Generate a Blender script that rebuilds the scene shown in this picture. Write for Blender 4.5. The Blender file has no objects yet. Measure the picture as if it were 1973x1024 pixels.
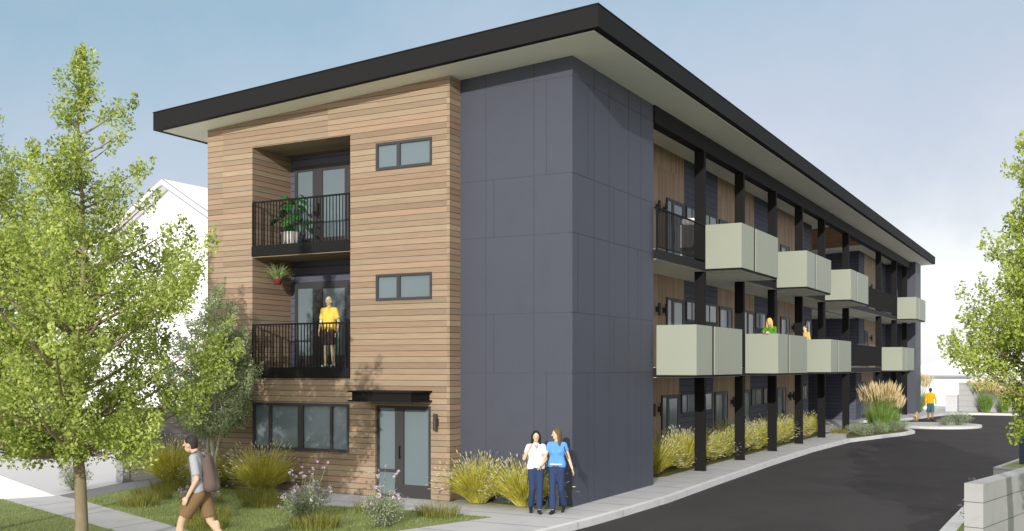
import bpy, bmesh, math, random
import numpy as np
from mathutils import Vector, Matrix, Euler
R = math.radians
sc = bpy.context.scene
COL = sc.collection
random.seed(7); RNG = np.random.default_rng(11)

# ------------------------------------------------------------------ camera
cam_d = bpy.data.cameras.new("camera"); cam = bpy.data.objects.new("camera", cam_d); COL.objects.link(cam)
cam_d.sensor_width = 36.0; cam_d.lens = 36.85; cam_d.shift_y = 0.0987
cam_d.clip_start = 0.1; cam_d.clip_end = 2000
cam.location = (9.59, -20.42, 3.02)
cam.rotation_euler = (R(90), 0, R(28.454))
sc.camera = cam

# ------------------------------------------------------------------ light
SUN = Vector((1.08, -3.8, 1.0)).normalized()          # towards the sun, low and nearly face-on to the front
sun_d = bpy.data.lights.new("sun", 'SUN'); sun = bpy.data.objects.new("sun", sun_d); COL.objects.link(sun)
sun_d.energy = 3.1; sun_d.angle = R(0.5); sun_d.color = (1.0, 0.955, 0.89)
sun.rotation_euler = SUN.to_track_quat('Z', 'Y').to_euler()
W = bpy.data.worlds.new("World"); sc.world = W; W.use_nodes = True
nt = W.node_tree; nt.nodes.clear()
sky = nt.nodes.new("ShaderNodeTexSky"); sky.sky_type = 'NISHITA'; sky.sun_disc = False
sky.sun_elevation = math.asin(SUN.z); sky.sun_rotation = math.atan2(SUN.x, SUN.y)
sky.air_density = 1.0; sky.dust_density = 2.0
def wm(op, a, b=None, c=None):
    n = nt.nodes.new("ShaderNodeMath"); n.operation = op
    for i, v in enumerate((a, b, c)):
        if v is None: continue
        if isinstance(v, (int, float)): n.inputs[i].default_value = v
        else: nt.links.new(v, n.inputs[i])
    return n.outputs[0]
def wdot(v):
    n = nt.nodes.new("ShaderNodeVectorMath"); n.operation = 'DOT_PRODUCT'; nt.links.new(tc.outputs["Generated"], n.inputs[0]); n.inputs[1].default_value = v
    return n.outputs["Value"]
tc = nt.nodes.new("ShaderNodeTexCoord")
nz = nt.nodes.new("ShaderNodeTexNoise"); nz.inputs["Scale"].default_value = 4.5; nz.inputs["Detail"].default_value = 7; nz.inputs["Roughness"].default_value = .62
nt.links.new(tc.outputs["Generated"], nz.inputs["Vector"])
zz = wdot((0, 0, 1))
fac = wm('ADD', wm('ADD', zz, wm('MULTIPLY', wm('SUBTRACT', nz.outputs["Fac"], .5), .22)), wm('MULTIPLY', wm('MINIMUM', wm('MAXIMUM', wdot((.879, .476, 0)), -.5), wm('MULTIPLY', wdot((-.476, .879, 0)), .55)), -.17))
rp = nt.nodes.new("ShaderNodeValToRGB"); e = rp.color_ramp.elements
SKY = [(0.0, (.95, .95, .96)), (.07, (.66, .67, .73)), (.15, (.52, .545, .635)), (.25, (.42, .50, .60)), (.36, (.29, .43, .54)), (.52, (.50, .49, .47))]
e[0].position, e[0].color = SKY[0][0], (*SKY[0][1], 1); e[1].position, e[1].color = SKY[-1][0], (*SKY[-1][1], 1)
for p_, c_ in SKY[1:-1]: x_ = e.new(p_); x_.color = (*c_, 1)
nt.links.new(fac, rp.inputs[0])
# sky raised overhead and round the low sun, out of view, as added fill
up = nt.nodes.new("ShaderNodeMapRange"); up.interpolation_type = 'SMOOTHSTEP'; up.inputs[1].default_value = .40; up.inputs[2].default_value = .75; up.inputs[4].default_value = 1.75
nt.links.new(zz, up.inputs[0])
gl = nt.nodes.new("ShaderNodeMapRange"); gl.interpolation_type = 'SMOOTHSTEP'; gl.inputs[1].default_value = .1; gl.inputs[2].default_value = 1.0; gl.inputs[4].default_value = .7
nt.links.new(wdot(tuple(SUN)), gl.inputs[0])
bg1 = nt.nodes.new("ShaderNodeBackground"); bg1.inputs[1].default_value = 0.03
bg2 = nt.nodes.new("ShaderNodeBackground"); nt.links.new(wm('MULTIPLY', wm('ADD', wm('ADD', up.outputs[0], gl.outputs[0]), 1.0), .86), bg2.inputs[1])
nt.links.new(sky.outputs[0], bg1.inputs[0]); nt.links.new(rp.outputs[0], bg2.inputs[0])
ad = nt.nodes.new("ShaderNodeAddShader"); wo = nt.nodes.new("ShaderNodeOutputWorld")
nt.links.new(bg1.outputs[0], ad.inputs[0]); nt.links.new(bg2.outputs[0], ad.inputs[1]); nt.links.new(ad.outputs[0], wo.inputs[0])
sc.view_settings.view_transform = 'Standard'; sc.view_settings.look = 'None'
sc.view_settings.exposure = 0.17; sc.view_settings.gamma = 1.0
sc.cycles.max_bounces = 8

# ------------------------------------------------------------------ helpers
def tag(o, label=None, cat=None, group=None, kind=None):
    if label: o["label"] = label
    if cat: o["category"] = cat
    if group: o["group"] = group
    if kind: o["kind"] = kind
    return o
def empty(name, label, cat, loc=(0, 0, 0), rz=0.0, group=None):
    o = bpy.data.objects.new(name, None); COL.objects.link(o)
    o.location = loc; o.rotation_euler = (0, 0, rz); o.empty_display_size = .2
    return tag(o, label, cat, group)
def link(name, me, mats, parent=None, smooth=False):
    if not isinstance(mats, (list, tuple)): mats = [mats]
    for m in mats: me.materials.append(m)
    if smooth:
        me.polygons.foreach_set("use_smooth", [True] * len(me.polygons))
    o = bpy.data.objects.new(name, me); COL.objects.link(o)
    if parent: o.parent = parent
    return o
def copy_tree(o, parent=None):
    c = o.copy(); COL.objects.link(c)
    if parent: c.parent = parent; c.matrix_parent_inverse = o.matrix_parent_inverse
    for ch in list(o.children): copy_tree(ch, c)
    return c
class MB:
    def __init__(s): s.v = []; s.f = []; s.m = []
    def box(s, x0, x1, y0, y1, z0, z1, m=0, zt=None):
        """zt: optional function x->z for a sloping top (and z0 may be a function too)"""
        b = len(s.v)
        for z, k in ((z0, 0), (z1, 1)):
            for x, y in ((x0, y0), (x1, y0), (x1, y1), (x0, y1)):
                zz = z(x) if callable(z) else z
                s.v.append((x, y, zz))
        for f in ((0, 3, 2, 1), (4, 5, 6, 7), (0, 1, 5, 4), (1, 2, 6, 5), (2, 3, 7, 6), (3, 0, 4, 7)):
            s.f.append(tuple(b + i for i in f)); s.m.append(m)
        return s
    def quadbox(s, c, d, h, m=0):
        """oriented box: centre c, half axes d (3 vectors)"""
        b = len(s.v); c = Vector(c); X, Y, Z = [Vector(k) for k in d]
        for k in (-1, 1):
            for i, j in ((-1, -1), (1, -1), (1, 1), (-1, 1)):
                s.v.append(tuple(c + X * i + Y * j + Z * k))
        for f in ((0, 3, 2, 1), (4, 5, 6, 7), (0, 1, 5, 4), (1, 2, 6, 5), (2, 3, 7, 6), (3, 0, 4, 7)):
            s.f.append(tuple(b + i for i in f)); s.m.append(m)
        return s
    def tube(s, pts, rad, n=6, m=0, cap=True):
        pts = [Vector(p) for p in pts]
        if not hasattr(rad, '__len__'): rad = [rad] * len(pts)
        rings = []; up = Vector((0, 0, 1)); prev = None
        for i, p in enumerate(pts):
            d = (pts[min(i + 1, len(pts) - 1)] - pts[max(i - 1, 0)]).normalized()
            a = prev if prev else (Vector((1, 0, 0)) if abs(d.z) > .9 else up)
            u = (a - d * a.dot(d)).normalized(); prev = u; w = d.cross(u)
            rings.append(len(s.v))
            for k in range(n):
                t = 2 * math.pi * k / n
                s.v.append(tuple(p + (u * math.cos(t) + w * math.sin(t)) * rad[i]))
        for i in range(len(pts) - 1):
            a, b = rings[i], rings[i + 1]
            for k in range(n):
                s.f.append((a + k, a + (k + 1) % n, b + (k + 1) % n, b + k)); s.m.append(m)
        if cap:
            s.f.append(tuple(rings[0] + k for k in range(n))[::-1]); s.m.append(m)
            s.f.append(tuple(rings[-1] + k for k in range(n))); s.m.append(m)
        return s
    def ball(s, c, r, seg=10, rg=7, m=0, M=None):
        b = len(s.v); c = Vector(c)
        if not hasattr(r, '__len__'): r = (r, r, r)
        def put(x, y, z):
            q = Vector((x * r[0], y * r[1], z * r[2]))
            if M: q = M @ q
            s.v.append(tuple(c + q))
        put(0, 0, -1)
        for i in range(1, rg):
            t = math.pi * i / rg
            for k in range(seg):
                a = 2 * math.pi * k / seg
                put(math.sin(t) * math.cos(a), math.sin(t) * math.sin(a), -math.cos(t))
        put(0, 0, 1); top = len(s.v) - 1
        for k in range(seg):
            s.f.append((b, b + 1 + (k + 1) % seg, b + 1 + k)); s.m.append(m)
            l = b + 1 + (rg - 2) * seg
            s.f.append((l + k, l + (k + 1) % seg, top)); s.m.append(m)
        for i in range(rg - 2):
            for k in range(seg):
                a = b + 1 + i * seg
                s.f.append((a + k, a + (k + 1) % seg, a + seg + (k + 1) % seg, a + seg + k)); s.m.append(m)
        return s
    def caps(s, p, q, r1, r2, n=10, sq=None, flat=False):
        """tapered capsule; sq=(axis vector, factor) squashes the section along axis"""
        p = Vector(p); q = Vector(q); d = (q - p); L = d.length
        if L < 1e-6: return s.ball(p, r1)
        d.normalize(); a = Vector((1, 0, 0)) if abs(d.x) < .8 else Vector((0, 1, 0))
        u = (a - d * a.dot(d)).normalized(); w = d.cross(u)
        st = []
        for i in range(4): t = math.pi / 2 * (1 - i / 4); st.append((-math.sin(t) * r1, math.cos(t) * r1))
        st.append((0, r1)); st.append((L * .5, (r1 + r2) / 2)); st.append((L, r2))
        if not flat:
            for i in range(1, 5): t = math.pi / 2 * i / 4; st.append((L + math.sin(t) * r2, math.cos(t) * r2))
        b = len(s.v); start = []
        for h, r in st:
            start.append(len(s.v)); r = max(r, 1e-4)
            for k in range(n):
                t = 2 * math.pi * k / n; o = (u * math.cos(t) + w * math.sin(t)) * r
                if sq: ax = Vector(sq[0]); o = o - ax * o.dot(ax) * (1 - sq[1])
                s.v.append(tuple(p + d * h + o))
        for i in range(len(st) - 1):
            for k in range(n):
                s.f.append((start[i] + k, start[i] + (k + 1) % n, start[i + 1] + (k + 1) % n, start[i + 1] + k)); s.m.append(0)
        s.f.append(tuple(start[0] + k for k in range(n))[::-1]); s.m.append(0)
        s.f.append(tuple(start[-1] + k for k in range(n))); s.m.append(0)
        return s
    def poly(s, pts, z0, z1, m=0):
        """prism over a polygon"""
        b = len(s.v); n = len(pts)
        for x, y in pts: s.v.append((x, y, z0))
        for x, y in pts: s.v.append((x, y, z1))
        s.f.append(tuple(b + i for i in range(n))[::-1]); s.m.append(m)
        s.f.append(tuple(b + n + i for i in range(n))); s.m.append(m)
        for i in range(n):
            j = (i + 1) % n; s.f.append((b + i, b + j, b + n + j, b + n + i)); s.m.append(m)
        return s
    def lathe(s, prof, n=16, c=(0, 0, 0), m=0):
        st = []
        for r, z in prof:
            st.append(len(s.v))
            for k in range(n):
                t = 2 * math.pi * k / n; s.v.append((c[0] + r * math.cos(t), c[1] + r * math.sin(t), c[2] + z))
        for i in range(len(prof) - 1):
            for k in range(n):
                s.f.append((st[i] + k, st[i] + (k + 1) % n, st[i + 1] + (k + 1) % n, st[i + 1] + k)); s.m.append(m)
        return s
    def mesh(s, name):
        me = bpy.data.meshes.new(name); me.from_pydata(s.v, [], s.f); me.update()
        if any(s.m): me.polygons.foreach_set("material_index", s.m)
        return me
    def build(s, name, mats, parent=None, smooth=False):
        return link(name, s.mesh(name), mats, parent, smooth)

def remeshed(mb, name, mats, parent, vox=.012, smooth_it=4):
    """one continuous surface out of overlapping closed shapes"""
    me = mb.mesh(name + "_src"); o = bpy.data.objects.new("tmp", me); COL.objects.link(o)
    md = o.modifiers.new("r", 'REMESH'); md.mode = 'VOXEL'; md.voxel_size = vox
    ms = o.modifiers.new("s", 'SMOOTH'); ms.factor = .5; ms.iterations = smooth_it
    dg = bpy.context.evaluated_depsgraph_get(); dg.update()
    me2 = bpy.data.meshes.new_from_object(o.evaluated_get(dg)); me2.name = name; me2.materials.clear()
    bpy.data.objects.remove(o); bpy.data.meshes.remove(me)
    return link(name, me2, mats, parent, True)

# ------------------------------------------------------------------ materials
def newmat(name):
    m = bpy.data.materials.new(name); m.use_nodes = True
    return m, m.node_tree, m.node_tree.nodes["Principled BSDF"]
def N(t, ty, **kw):
    n = t.nodes.new(ty)
    for k, v in kw.items():
        if isinstance(v, (int, float, str, bool)) and hasattr(n, k): setattr(n, k, v)
    return n
def math_(t, op, a, b=None, c=None):
    n = t.nodes.new("ShaderNodeMath"); n.operation = op
    for i, v in enumerate((a, b, c)):
        if v is None: continue
        if isinstance(v, (int, float)): n.inputs[i].default_value = v
        else: t.links.new(v, n.inputs[i])
    return n.outputs[0]
def mixc(t, f, a, b, mode='MIX'):
    n = t.nodes.new("ShaderNodeMix"); n.data_type = 'RGBA'; n.blend_type = mode
    for s_, v in (("Factor", f), ("A", a), ("B", b)):
        i = [k for k in n.inputs if k.name == s_ and (k.type == 'RGBA' if s_ != "Factor" else k.type == 'VALUE')][0]
        if isinstance(v, (int, float)): i.default_value = v
        elif isinstance(v, (tuple, list)): i.default_value = (*v[:3], 1)
        else: t.links.new(v, i)
    return [k for k in n.outputs if k.type == 'RGBA'][0]
def coords(t):
    c = t.nodes.new("ShaderNodeTexCoord"); s = t.nodes.new("ShaderNodeSeparateXYZ")
    t.links.new(c.outputs["Object"], s.inputs[0]); return c.outputs["Object"], s.outputs
def plain(name, col, rough=.8, var=.12, scale=6, bump=.0, spec=.2, metal=0):
    m, t, p = newmat(name); v, s = coords(t)
    p.inputs["Roughness"].default_value = rough; p.inputs["Specular IOR Level"].default_value = spec
    p.inputs["Metallic"].default_value = metal
    n = t.nodes.new("ShaderNodeTexNoise"); n.inputs["Scale"].default_value = scale; n.inputs["Detail"].default_value = 6
    n.inputs["Roughness"].default_value = .65; t.links.new(v, n.inputs["Vector"])
    lo = tuple(c * (1 - var) for c in col); hi = tuple(min(1, c * (1 + var)) for c in col)
    t.links.new(mixc(t, n.outputs["Fac"], lo, hi), p.inputs["Base Color"])
    if bump:
        b = t.nodes.new("ShaderNodeBump"); b.inputs["Strength"].default_value = bump; b.inputs["Distance"].default_value = .01
        n2 = t.nodes.new("ShaderNodeTexNoise"); n2.inputs["Scale"].default_value = scale * 12; t.links.new(v, n2.inputs["Vector"])
        t.links.new(n2.outputs["Fac"], b.inputs["Height"]); t.links.new(b.outputs[0], p.inputs["Normal"])
    return m
def boards(name, cols, pitch, across, gap=.05, grain=True, gapcol=.35, seglen=3.35, lap=False, rough=.75, bumps=.5, stag=0.0):
    """boards stacked along `across` (0,1,2 = X,Y,Z); each board has its own tone and grain"""
    m, t, p = newmat(name); v, s = coords(t)
    k = math_(t, 'DIVIDE', s[across], pitch); idx = math_(t, 'FLOOR', k); fr = math_(t, 'SUBTRACT', k, idx)
    along = math_(t, 'ADD', s[0], s[1]) if across == 2 else s[2]
    seg = math_(t, 'FLOOR', math_(t, 'ADD', math_(t, 'DIVIDE', along, seglen), stag * 1.0))
    cv = t.nodes.new("ShaderNodeCombineXYZ"); t.links.new(idx, cv.inputs[0]); t.links.new(seg, cv.inputs[1])
    wn = t.nodes.new("ShaderNodeTexWhiteNoise"); wn.noise_dimensions = '3D'; t.links.new(cv.outputs[0], wn.inputs["Vector"])
    cr = t.nodes.new("ShaderNodeValToRGB"); el = cr.color_ramp.elements
    el[0].color = (*cols[0], 1); el[1].color = (*cols[-1], 1)
    for i, c in enumerate(cols[1:-1]): x = el.new((i + 1) / (len(cols) - 1)); x.color = (*c, 1)
    t.links.new(wn.outputs["Value"], cr.inputs[0]); col = cr.outputs[0]
    if grain:
        mp = t.nodes.new("ShaderNodeMapping"); sc_ = [2.2, 2.2, 2.2]; sc_[across] = 45
        mp.inputs["Scale"].default_value = sc_; t.links.new(v, mp.inputs["Vector"])
        va = t.nodes.new("ShaderNodeVectorMath"); va.operation = 'ADD'
        vm = t.nodes.new("ShaderNodeVectorMath"); vm.operation = 'SCALE'; t.links.new(wn.outputs["Color"], vm.inputs[0]); vm.inputs["Scale"].default_value = 30
        t.links.new(mp.outputs[0], va.inputs[0]); t.links.new(vm.outputs[0], va.inputs[1])
        n = t.nodes.new("ShaderNodeTexNoise"); n.inputs["Scale"].default_value = 1.0; n.inputs["Detail"].default_value = 5; n.inputs["Roughness"].default_value = .6
        t.links.new(va.outputs[0], n.inputs["Vector"])
        col = mixc(t, 1.0, col, mixc(t, n.outputs["Fac"], (.70, .69, .68), (1.26, 1.27, 1.28)), 'MULTIPLY')
    g = math_(t, 'LESS_THAN', fr, gap)
    col = mixc(t, math_(t, 'MULTIPLY', g, 1 - gapcol), col, (.03, .022, .018) if grain else (.01, .012, .02))
    t.links.new(col, p.inputs["Base Color"])
    b = t.nodes.new("ShaderNodeBump"); b.inputs["Strength"].default_value = bumps; b.inputs["Distance"].default_value = .02
    h = math_(t, 'SUBTRACT', 1.0, fr) if lap else math_(t, 'GREATER_THAN', fr, gap)
    t.links.new(h, b.inputs["Height"]); t.links.new(b.outputs[0], p.inputs["Normal"])
    p.inputs["Roughness"].default_value = rough; p.inputs["Specular IOR Level"].default_value = .25
    return m
def foliage(name, dark, mid, light, trans=.3, nscale=1.3):
    m, t, p = newmat(name); v, s = coords(t)
    g = t.nodes.new("ShaderNodeNewGeometry"); n = t.nodes.new("ShaderNodeTexNoise"); n.inputs["Scale"].default_value = nscale; n.inputs["Detail"].default_value = 3
    t.links.new(v, n.inputs["Vector"])
    f = math_(t, 'ADD', math_(t, 'MULTIPLY', g.outputs["Random Per Island"], .45), math_(t, 'MULTIPLY', math_(t, 'SUBTRACT', n.outputs["Fac"], .28), 1.25))
    cr = t.nodes.new("ShaderNodeValToRGB"); el = cr.color_ramp.elements
    el[0].position = .12; el[0].color = (*dark, 1); el[1].position = .95; el[1].color = (*light, 1); x = el.new(.52); x.color = (*mid, 1)
    t.links.new(f, cr.inputs[0]); t.links.new(cr.outputs[0], p.inputs["Base Color"])
    p.inputs["Roughness"].default_value = .7; p.inputs["Specular IOR Level"].default_value = .15
    tr = t.nodes.new("ShaderNodeBsdfTranslucent"); t.links.new(cr.outputs[0], tr.inputs[0])
    mx = t.nodes.new("ShaderNodeMixShader"); mx.inputs[0].default_value = trans
    out = [k for k in t.nodes if k.type == 'OUTPUT_MATERIAL'][0]
    t.links.new(p.outputs[0], mx.inputs[1]); t.links.new(tr.outputs[0], mx.inputs[2]); t.links.new(mx.outputs[0], out.inputs[0])
    return m
def slabs(name, col, jx, jy, ox=0, oy=0, jw=.012, var=.1, rot=0):
    """concrete with scored joints every jx / jy metres"""
    m, t, p = newmat(name); v, s = coords(t)
    x, y = s[0], s[1]
    n = t.nodes.new("ShaderNodeTexNoise"); n.inputs["Scale"].default_value = 1.7; n.inputs["Detail"].default_value = 8; n.inputs["Roughness"].default_value = .7
    t.links.new(v, n.inputs["Vector"])
    c = mixc(t, n.outputs["Fac"], tuple(k * (1 - var) for k in col), tuple(k * (1 + var) for k in col))
    n3 = t.nodes.new("ShaderNodeTexNoise"); n3.inputs["Scale"].default_value = 70; t.links.new(v, n3.inputs["Vector"])
    c = mixc(t, 1.0, c, mixc(t, n3.outputs["Fac"], (.88, .88, .88), (1.12, 1.12, 1.12)), 'MULTIPLY')
    f = None
    for a, j, o in ((x, jx, ox), (y, jy, oy)):
        if not j: continue
        q = math_(t, 'DIVIDE', math_(t, 'ADD', a, o + 100 * j), j); q = math_(t, 'SUBTRACT', q, math_(t, 'FLOOR', q))
        q = math_(t, 'LESS_THAN', q, jw / j); f = q if f is None else math_(t, 'MAXIMUM', f, q)
    if f is not None: c = mixc(t, f, c, (.10, .10, .105))
    t.links.new(c, p.inputs["Base Color"]); p.inputs["Roughness"].default_value = .9; p.inputs["Specular IOR Level"].default_value = .15
    return m

M = {}
wc = [(.47, .36, .25), (.37, .25, .175), (.42, .32, .225), (.31, .215, .15), (.45, .31, .215), (.35, .27, .20)]
wc = [(c[0] * .80, c[1] * .815, c[2] * .79) for c in wc]
M['wood'] = boards("cedar_boards", wc, .135, 2, gap=.10, gapcol=.25)
M['wood_v'] = boards("cedar_vertical_boards_lightened", [tuple(k * 1.3 for k in c) for c in wc], .14, 1, gap=.07, seglen=9)  # cedar tones lightened to stand in for light missing in the galleries
M['wood_c'] = boards("cedar_ceiling_boards", [tuple(k * .9 for k in c) for c in wc], .10, 1, gap=.07)
M['shingle'] = boards("timber_soffit_boards", [(.42, .24, .10), (.20, .10, .045), (.34, .19, .09)], .16, 1, gap=.12, seglen=.5)
M['navy'] = plain("navy_panels", (.064, .070, .094), rough=.55, var=.05, scale=1.2, spec=.3)
M['joint'] = plain("panel_joint", (.055, .060, .082), var=.02)
M['lap'] = boards("navy_lap_siding_lightened", [(.092, .096, .135), (.10, .105, .145), (.086, .09, .127)], .2, 2, gap=.08, grain=False, lap=True, gapcol=.2, bumps=.35)  # siding colour lightened too, against the dim galleries
M['black'] = plain("black_metal", (.012, .012, .0125), rough=.7, var=.08, spec=.12)
M['blackd'] = plain("black_slab_edge", (.014, .014, .015), rough=.7, var=.08)
M['frame'] = plain("dark_bronze_frame", (.045, .044, .046), rough=.5, var=.05, spec=.35)
M['fascia'] = plain("charcoal_fascia", (.016, .016, .0165), rough=.75, var=.1, scale=.8, spec=.1)
M['soffit'] = plain("taupe_soffit", (.82, .82, .73), rough=.85, var=.04, scale=.7)
M['green'] = plain("sage_panel", (.315, .34, .275), rough=.6, var=.05, scale=1.5, spec=.3)
m, t, p = newmat("window_glass"); p.inputs["Base Color"].default_value = (.15, .19, .21, 1); p.inputs["Roughness"].default_value = .12; p.inputs["Specular IOR Level"].default_value = .35; M['glass'] = m
M['white'] = plain("white_render", (.84, .84, .85), rough=.9, var=.015, scale=.4)
M['lightg'] = plain("pale_grey_render", (.55, .55, .57), rough=.9, var=.05)
M['trimg'] = plain("grey_roof_edge", (.33, .33, .35), rough=.8)
M['asphalt'] = plain("asphalt", (.047, .0425, .044), rough=.92, var=.2, scale=.6, bump=.4, spec=.2)

M['pave'] = slabs("concrete_paving", (.47, .47, .475), 0, 1.22, oy=.35, jw=.03)
M['path'] = slabs("concrete_path", (.46, .46, .47), 2.0, 0, ox=.3, jw=.03)
M['kerb'] = slabs("kerb_concrete", (.64, .64, .64), 0, 2.0, jw=.015)
M['kerbp'] = plain('plain_kerb', (.6, .6, .6), rough=.9, var=.08)
M['bounce'] = plain('pale_bounce_deck', (.62, .61, .58), rough=.9, var=.06)  # pale so that it throws light up at the gallery ceilings
M['drive'] = plain("pale_driveway", (.50, .50, .51), rough=.9, var=.05, scale=.5)
M['whiteg'] = plain("white_concrete", (.86, .86, .86), rough=.9, var=.02, scale=.5)
M['gravel'] = plain("gravel", (.20, .20, .215), rough=.95, var=.45, scale=28, bump=.8)
M['soil'] = plain("planting_soil", (.12, .115, .045), rough=.95, var=.45, scale=6, bump=.6)
M['lawn'] = plain("lawn_turf", (.20, .235, .09), rough=.95, var=.28, scale=3.5, bump=.6)
M['block'] = boards("grey_block_wall", [(.30, .30, .315), (.27, .27, .285)], .29, 2, gap=.035, grain=False, gapcol=.25, seglen=50)
M['cwall'] = boards("cast_concrete_blocks", [(.41, .41, .41), (.385, .385, .39)], .36, 2, gap=.03, grain=False, gapcol=.3, seglen=60)
M['bark'] = plain("bark_grey_brown", (.27, .22, .14), rough=.95, var=.35, scale=9, bump=.8)
M['birch'] = plain("pale_bark", (.50, .49, .38), rough=.9, var=.25, scale=9, bump=.5)
M['leafA'] = foliage("street_tree_leaves", (.16, .21, .045), (.39, .48, .10), (.64, .70, .25), trans=.35)
M['leafB'] = foliage("small_tree_leaves", (.20, .25, .12), (.40, .47, .25), (.60, .65, .42), trans=.3)
M['leafC'] = foliage("right_tree_leaves", (.17, .22, .04), (.42, .51, .10), (.66, .72, .25), trans=.35)
M['ygrass'] = foliage("yellow_green_blades", (.27, .27, .03), (.58, .54, .075), (.84, .80, .28), trans=.25, nscale=5)
M['ygrasst'] = foliage("pale_seed_tips", (.45, .44, .28), (.62, .60, .42), (.78, .75, .6), trans=.2)
M['rgrass'] = foliage("reed_green_blades", (.10, .19, .035), (.22, .36, .08), (.38, .50, .16), trans=.25, nscale=5)
M['plume'] = foliage("tan_plumes", (.58, .46, .24), (.76, .62, .36), (.88, .78, .52), trans=.2)
M['sedge'] = foliage("sedge_blades", (.10, .12, .02), (.22, .22, .045), (.36, .34, .10), trans=.2, nscale=4)
M['shrub'] = foliage("silvery_shrub_leaves", (.13, .18, .09), (.28, .34, .20), (.48, .52, .38), trans=.2, nscale=5)
M['flower'] = foliage("mauve_flowers", (.38, .26, .38), (.62, .50, .60), (.80, .74, .78), trans=.2)
M['lawnb'] = foliage("lawn_blades", (.13, .18, .05), (.23, .29, .09), (.36, .41, .16), trans=.2)
M['monst'] = foliage("house_plant_leaves", (.015, .09, .02), (.03, .20, .03), (.09, .38, .05), trans=.2, nscale=5)
M['spider'] = foliage("spider_plant_blades", (.22, .32, .10), (.42, .52, .22), (.70, .74, .45), trans=.2, nscale=8)
M['pot'] = plain("glazed_white_pot", (.52, .49, .47), rough=.5, var=.15, scale=14)
M['terra'] = plain("red_plastic_pot", (.22, .045, .035), rough=.6)
M['planterg'] = plain("grey_planter", (.25, .26, .28), rough=.7)
M['signpost'] = plain("navy_painted_steel", (.045, .055, .10), rough=.6)
M['whitep'] = plain("white_plastic", (.80, .80, .80), rough=.5, var=.02)
def cloth(n, c): return plain(n, c, rough=.95, var=.06, scale=9, bump=.2, spec=.1)

def stains(m, sc_, lo, hi, amt):
    t = m.node_tree; p = t.nodes["Principled BSDF"]; src = p.inputs["Base Color"].links[0].from_socket; v, s_ = coords(t)
    n = t.nodes.new("ShaderNodeTexNoise"); n.inputs["Scale"].default_value = sc_; n.inputs["Detail"].default_value = 8; n.inputs["Distortion"].default_value = 1.2; t.links.new(v, n.inputs["Vector"])
    r = t.nodes.new("ShaderNodeMapRange"); r.inputs[1].default_value = lo; r.inputs[2].default_value = hi; r.inputs[3].default_value = 1.0; r.inputs[4].default_value = 1 - amt; t.links.new(n.outputs["Fac"], r.inputs[0])
    c = t.nodes.new("ShaderNodeCombineColor"); [t.links.new(r.outputs[0], c.inputs[k]) for k in range(3)]
    t.links.new(mixc(t, 1.0, src, c.outputs[0], 'MULTIPLY'), p.inputs["Base Color"])
stains(M['asphalt'], .35, .5, .62, .16); stains(M['asphalt'], 60, .45, .75, .35)
stains(M['pave'], .9, .52, .7, .14); stains(M['path'], .8, .5, .7, .14); stains(M['navy'], 2.2, .5, .75, .06); stains(M['cwall'], 1.6, .5, .7, .12); stains(M['kerb'], 1.2, .5, .7, .12)
# ------------------------------------------------------------------ ground
KX = [(1.02, -16), (.86, -5), (.80, -3.2), (.95, -1.5), (1.02, 0), (1.08, 2.6), (.95, 7), (.82, 13), (.80, 19), (1.05, 24.6), (1.75, 27.6), (2.45, 30.4), (2.62, 31.9), (2.2, 33.4), (1.0, 34.9), (-.2, 36.2), (-1.2, 38.2), (-1.2, 40.6), (.2, 42.6), (.9, 46), (1.4, 50.4), (2.1, 53.4), (4.0, 54.0), (40, 54.0)]
def offs(poly, d):
    out = []
    for i, p_ in enumerate(poly):
        a = Vector(poly[max(i - 1, 0)]); b = Vector(poly[min(i + 1, len(poly) - 1)]); n = (b - a).normalized()
        out.append((p_[0] + n.y * d, p_[1] - n.x * d))
    return out
g = MB(); g.box(-400, 400, -60, 700, -.5, -.20); tag(g.build("ground", M['whiteg']), kind="structure")
g = MB(); g.poly([(-8, -60), (40, -60), (40, 56), (-8, 56)], -.20, -.13); tag(g.build("road", M['asphalt']), kind="structure")
g = MB(); g.poly(KX + [(40, 80), (-14, 80), (-14, -16)], -.19, 0.0); tag(g.build("pavement", M['pave']), kind="structure")
g = MB(); KO = offs(KX, .15)
for i in range(len(KX) - 1):
    if KX[i][1] < -15.5 and False: continue
    a, b, c, d = KX[i], KX[i + 1], KO[i + 1], KO[i]
    g.poly([d, c, b, a], -.16, .012)
tag(g.build("kerb", M['kerb']), kind="structure")
# kerbed island in the turning area
isl = [(2.0 + .0, 36.4)]; isl = []
for k in range(28):
    a = 2 * math.pi * k / 28; isl.append((2.9 + 2.25 * math.cos(a) * (1 + .1 * math.sin(a)), 38.3 + 2.3 * math.sin(a)))
isl_in = [(2.9 + (x - 2.9) * .92, 38.3 + (y - 38.3) * .92) for x, y in isl]
g = MB(); g.poly(isl, -.16, 0.0); tag(g.build("traffic_island", M['kerbp']), kind="structure")
g = MB(); g.poly(isl_in, -.1, .005); tag(g.build("island_paving", M['pave']), kind="structure")
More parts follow.
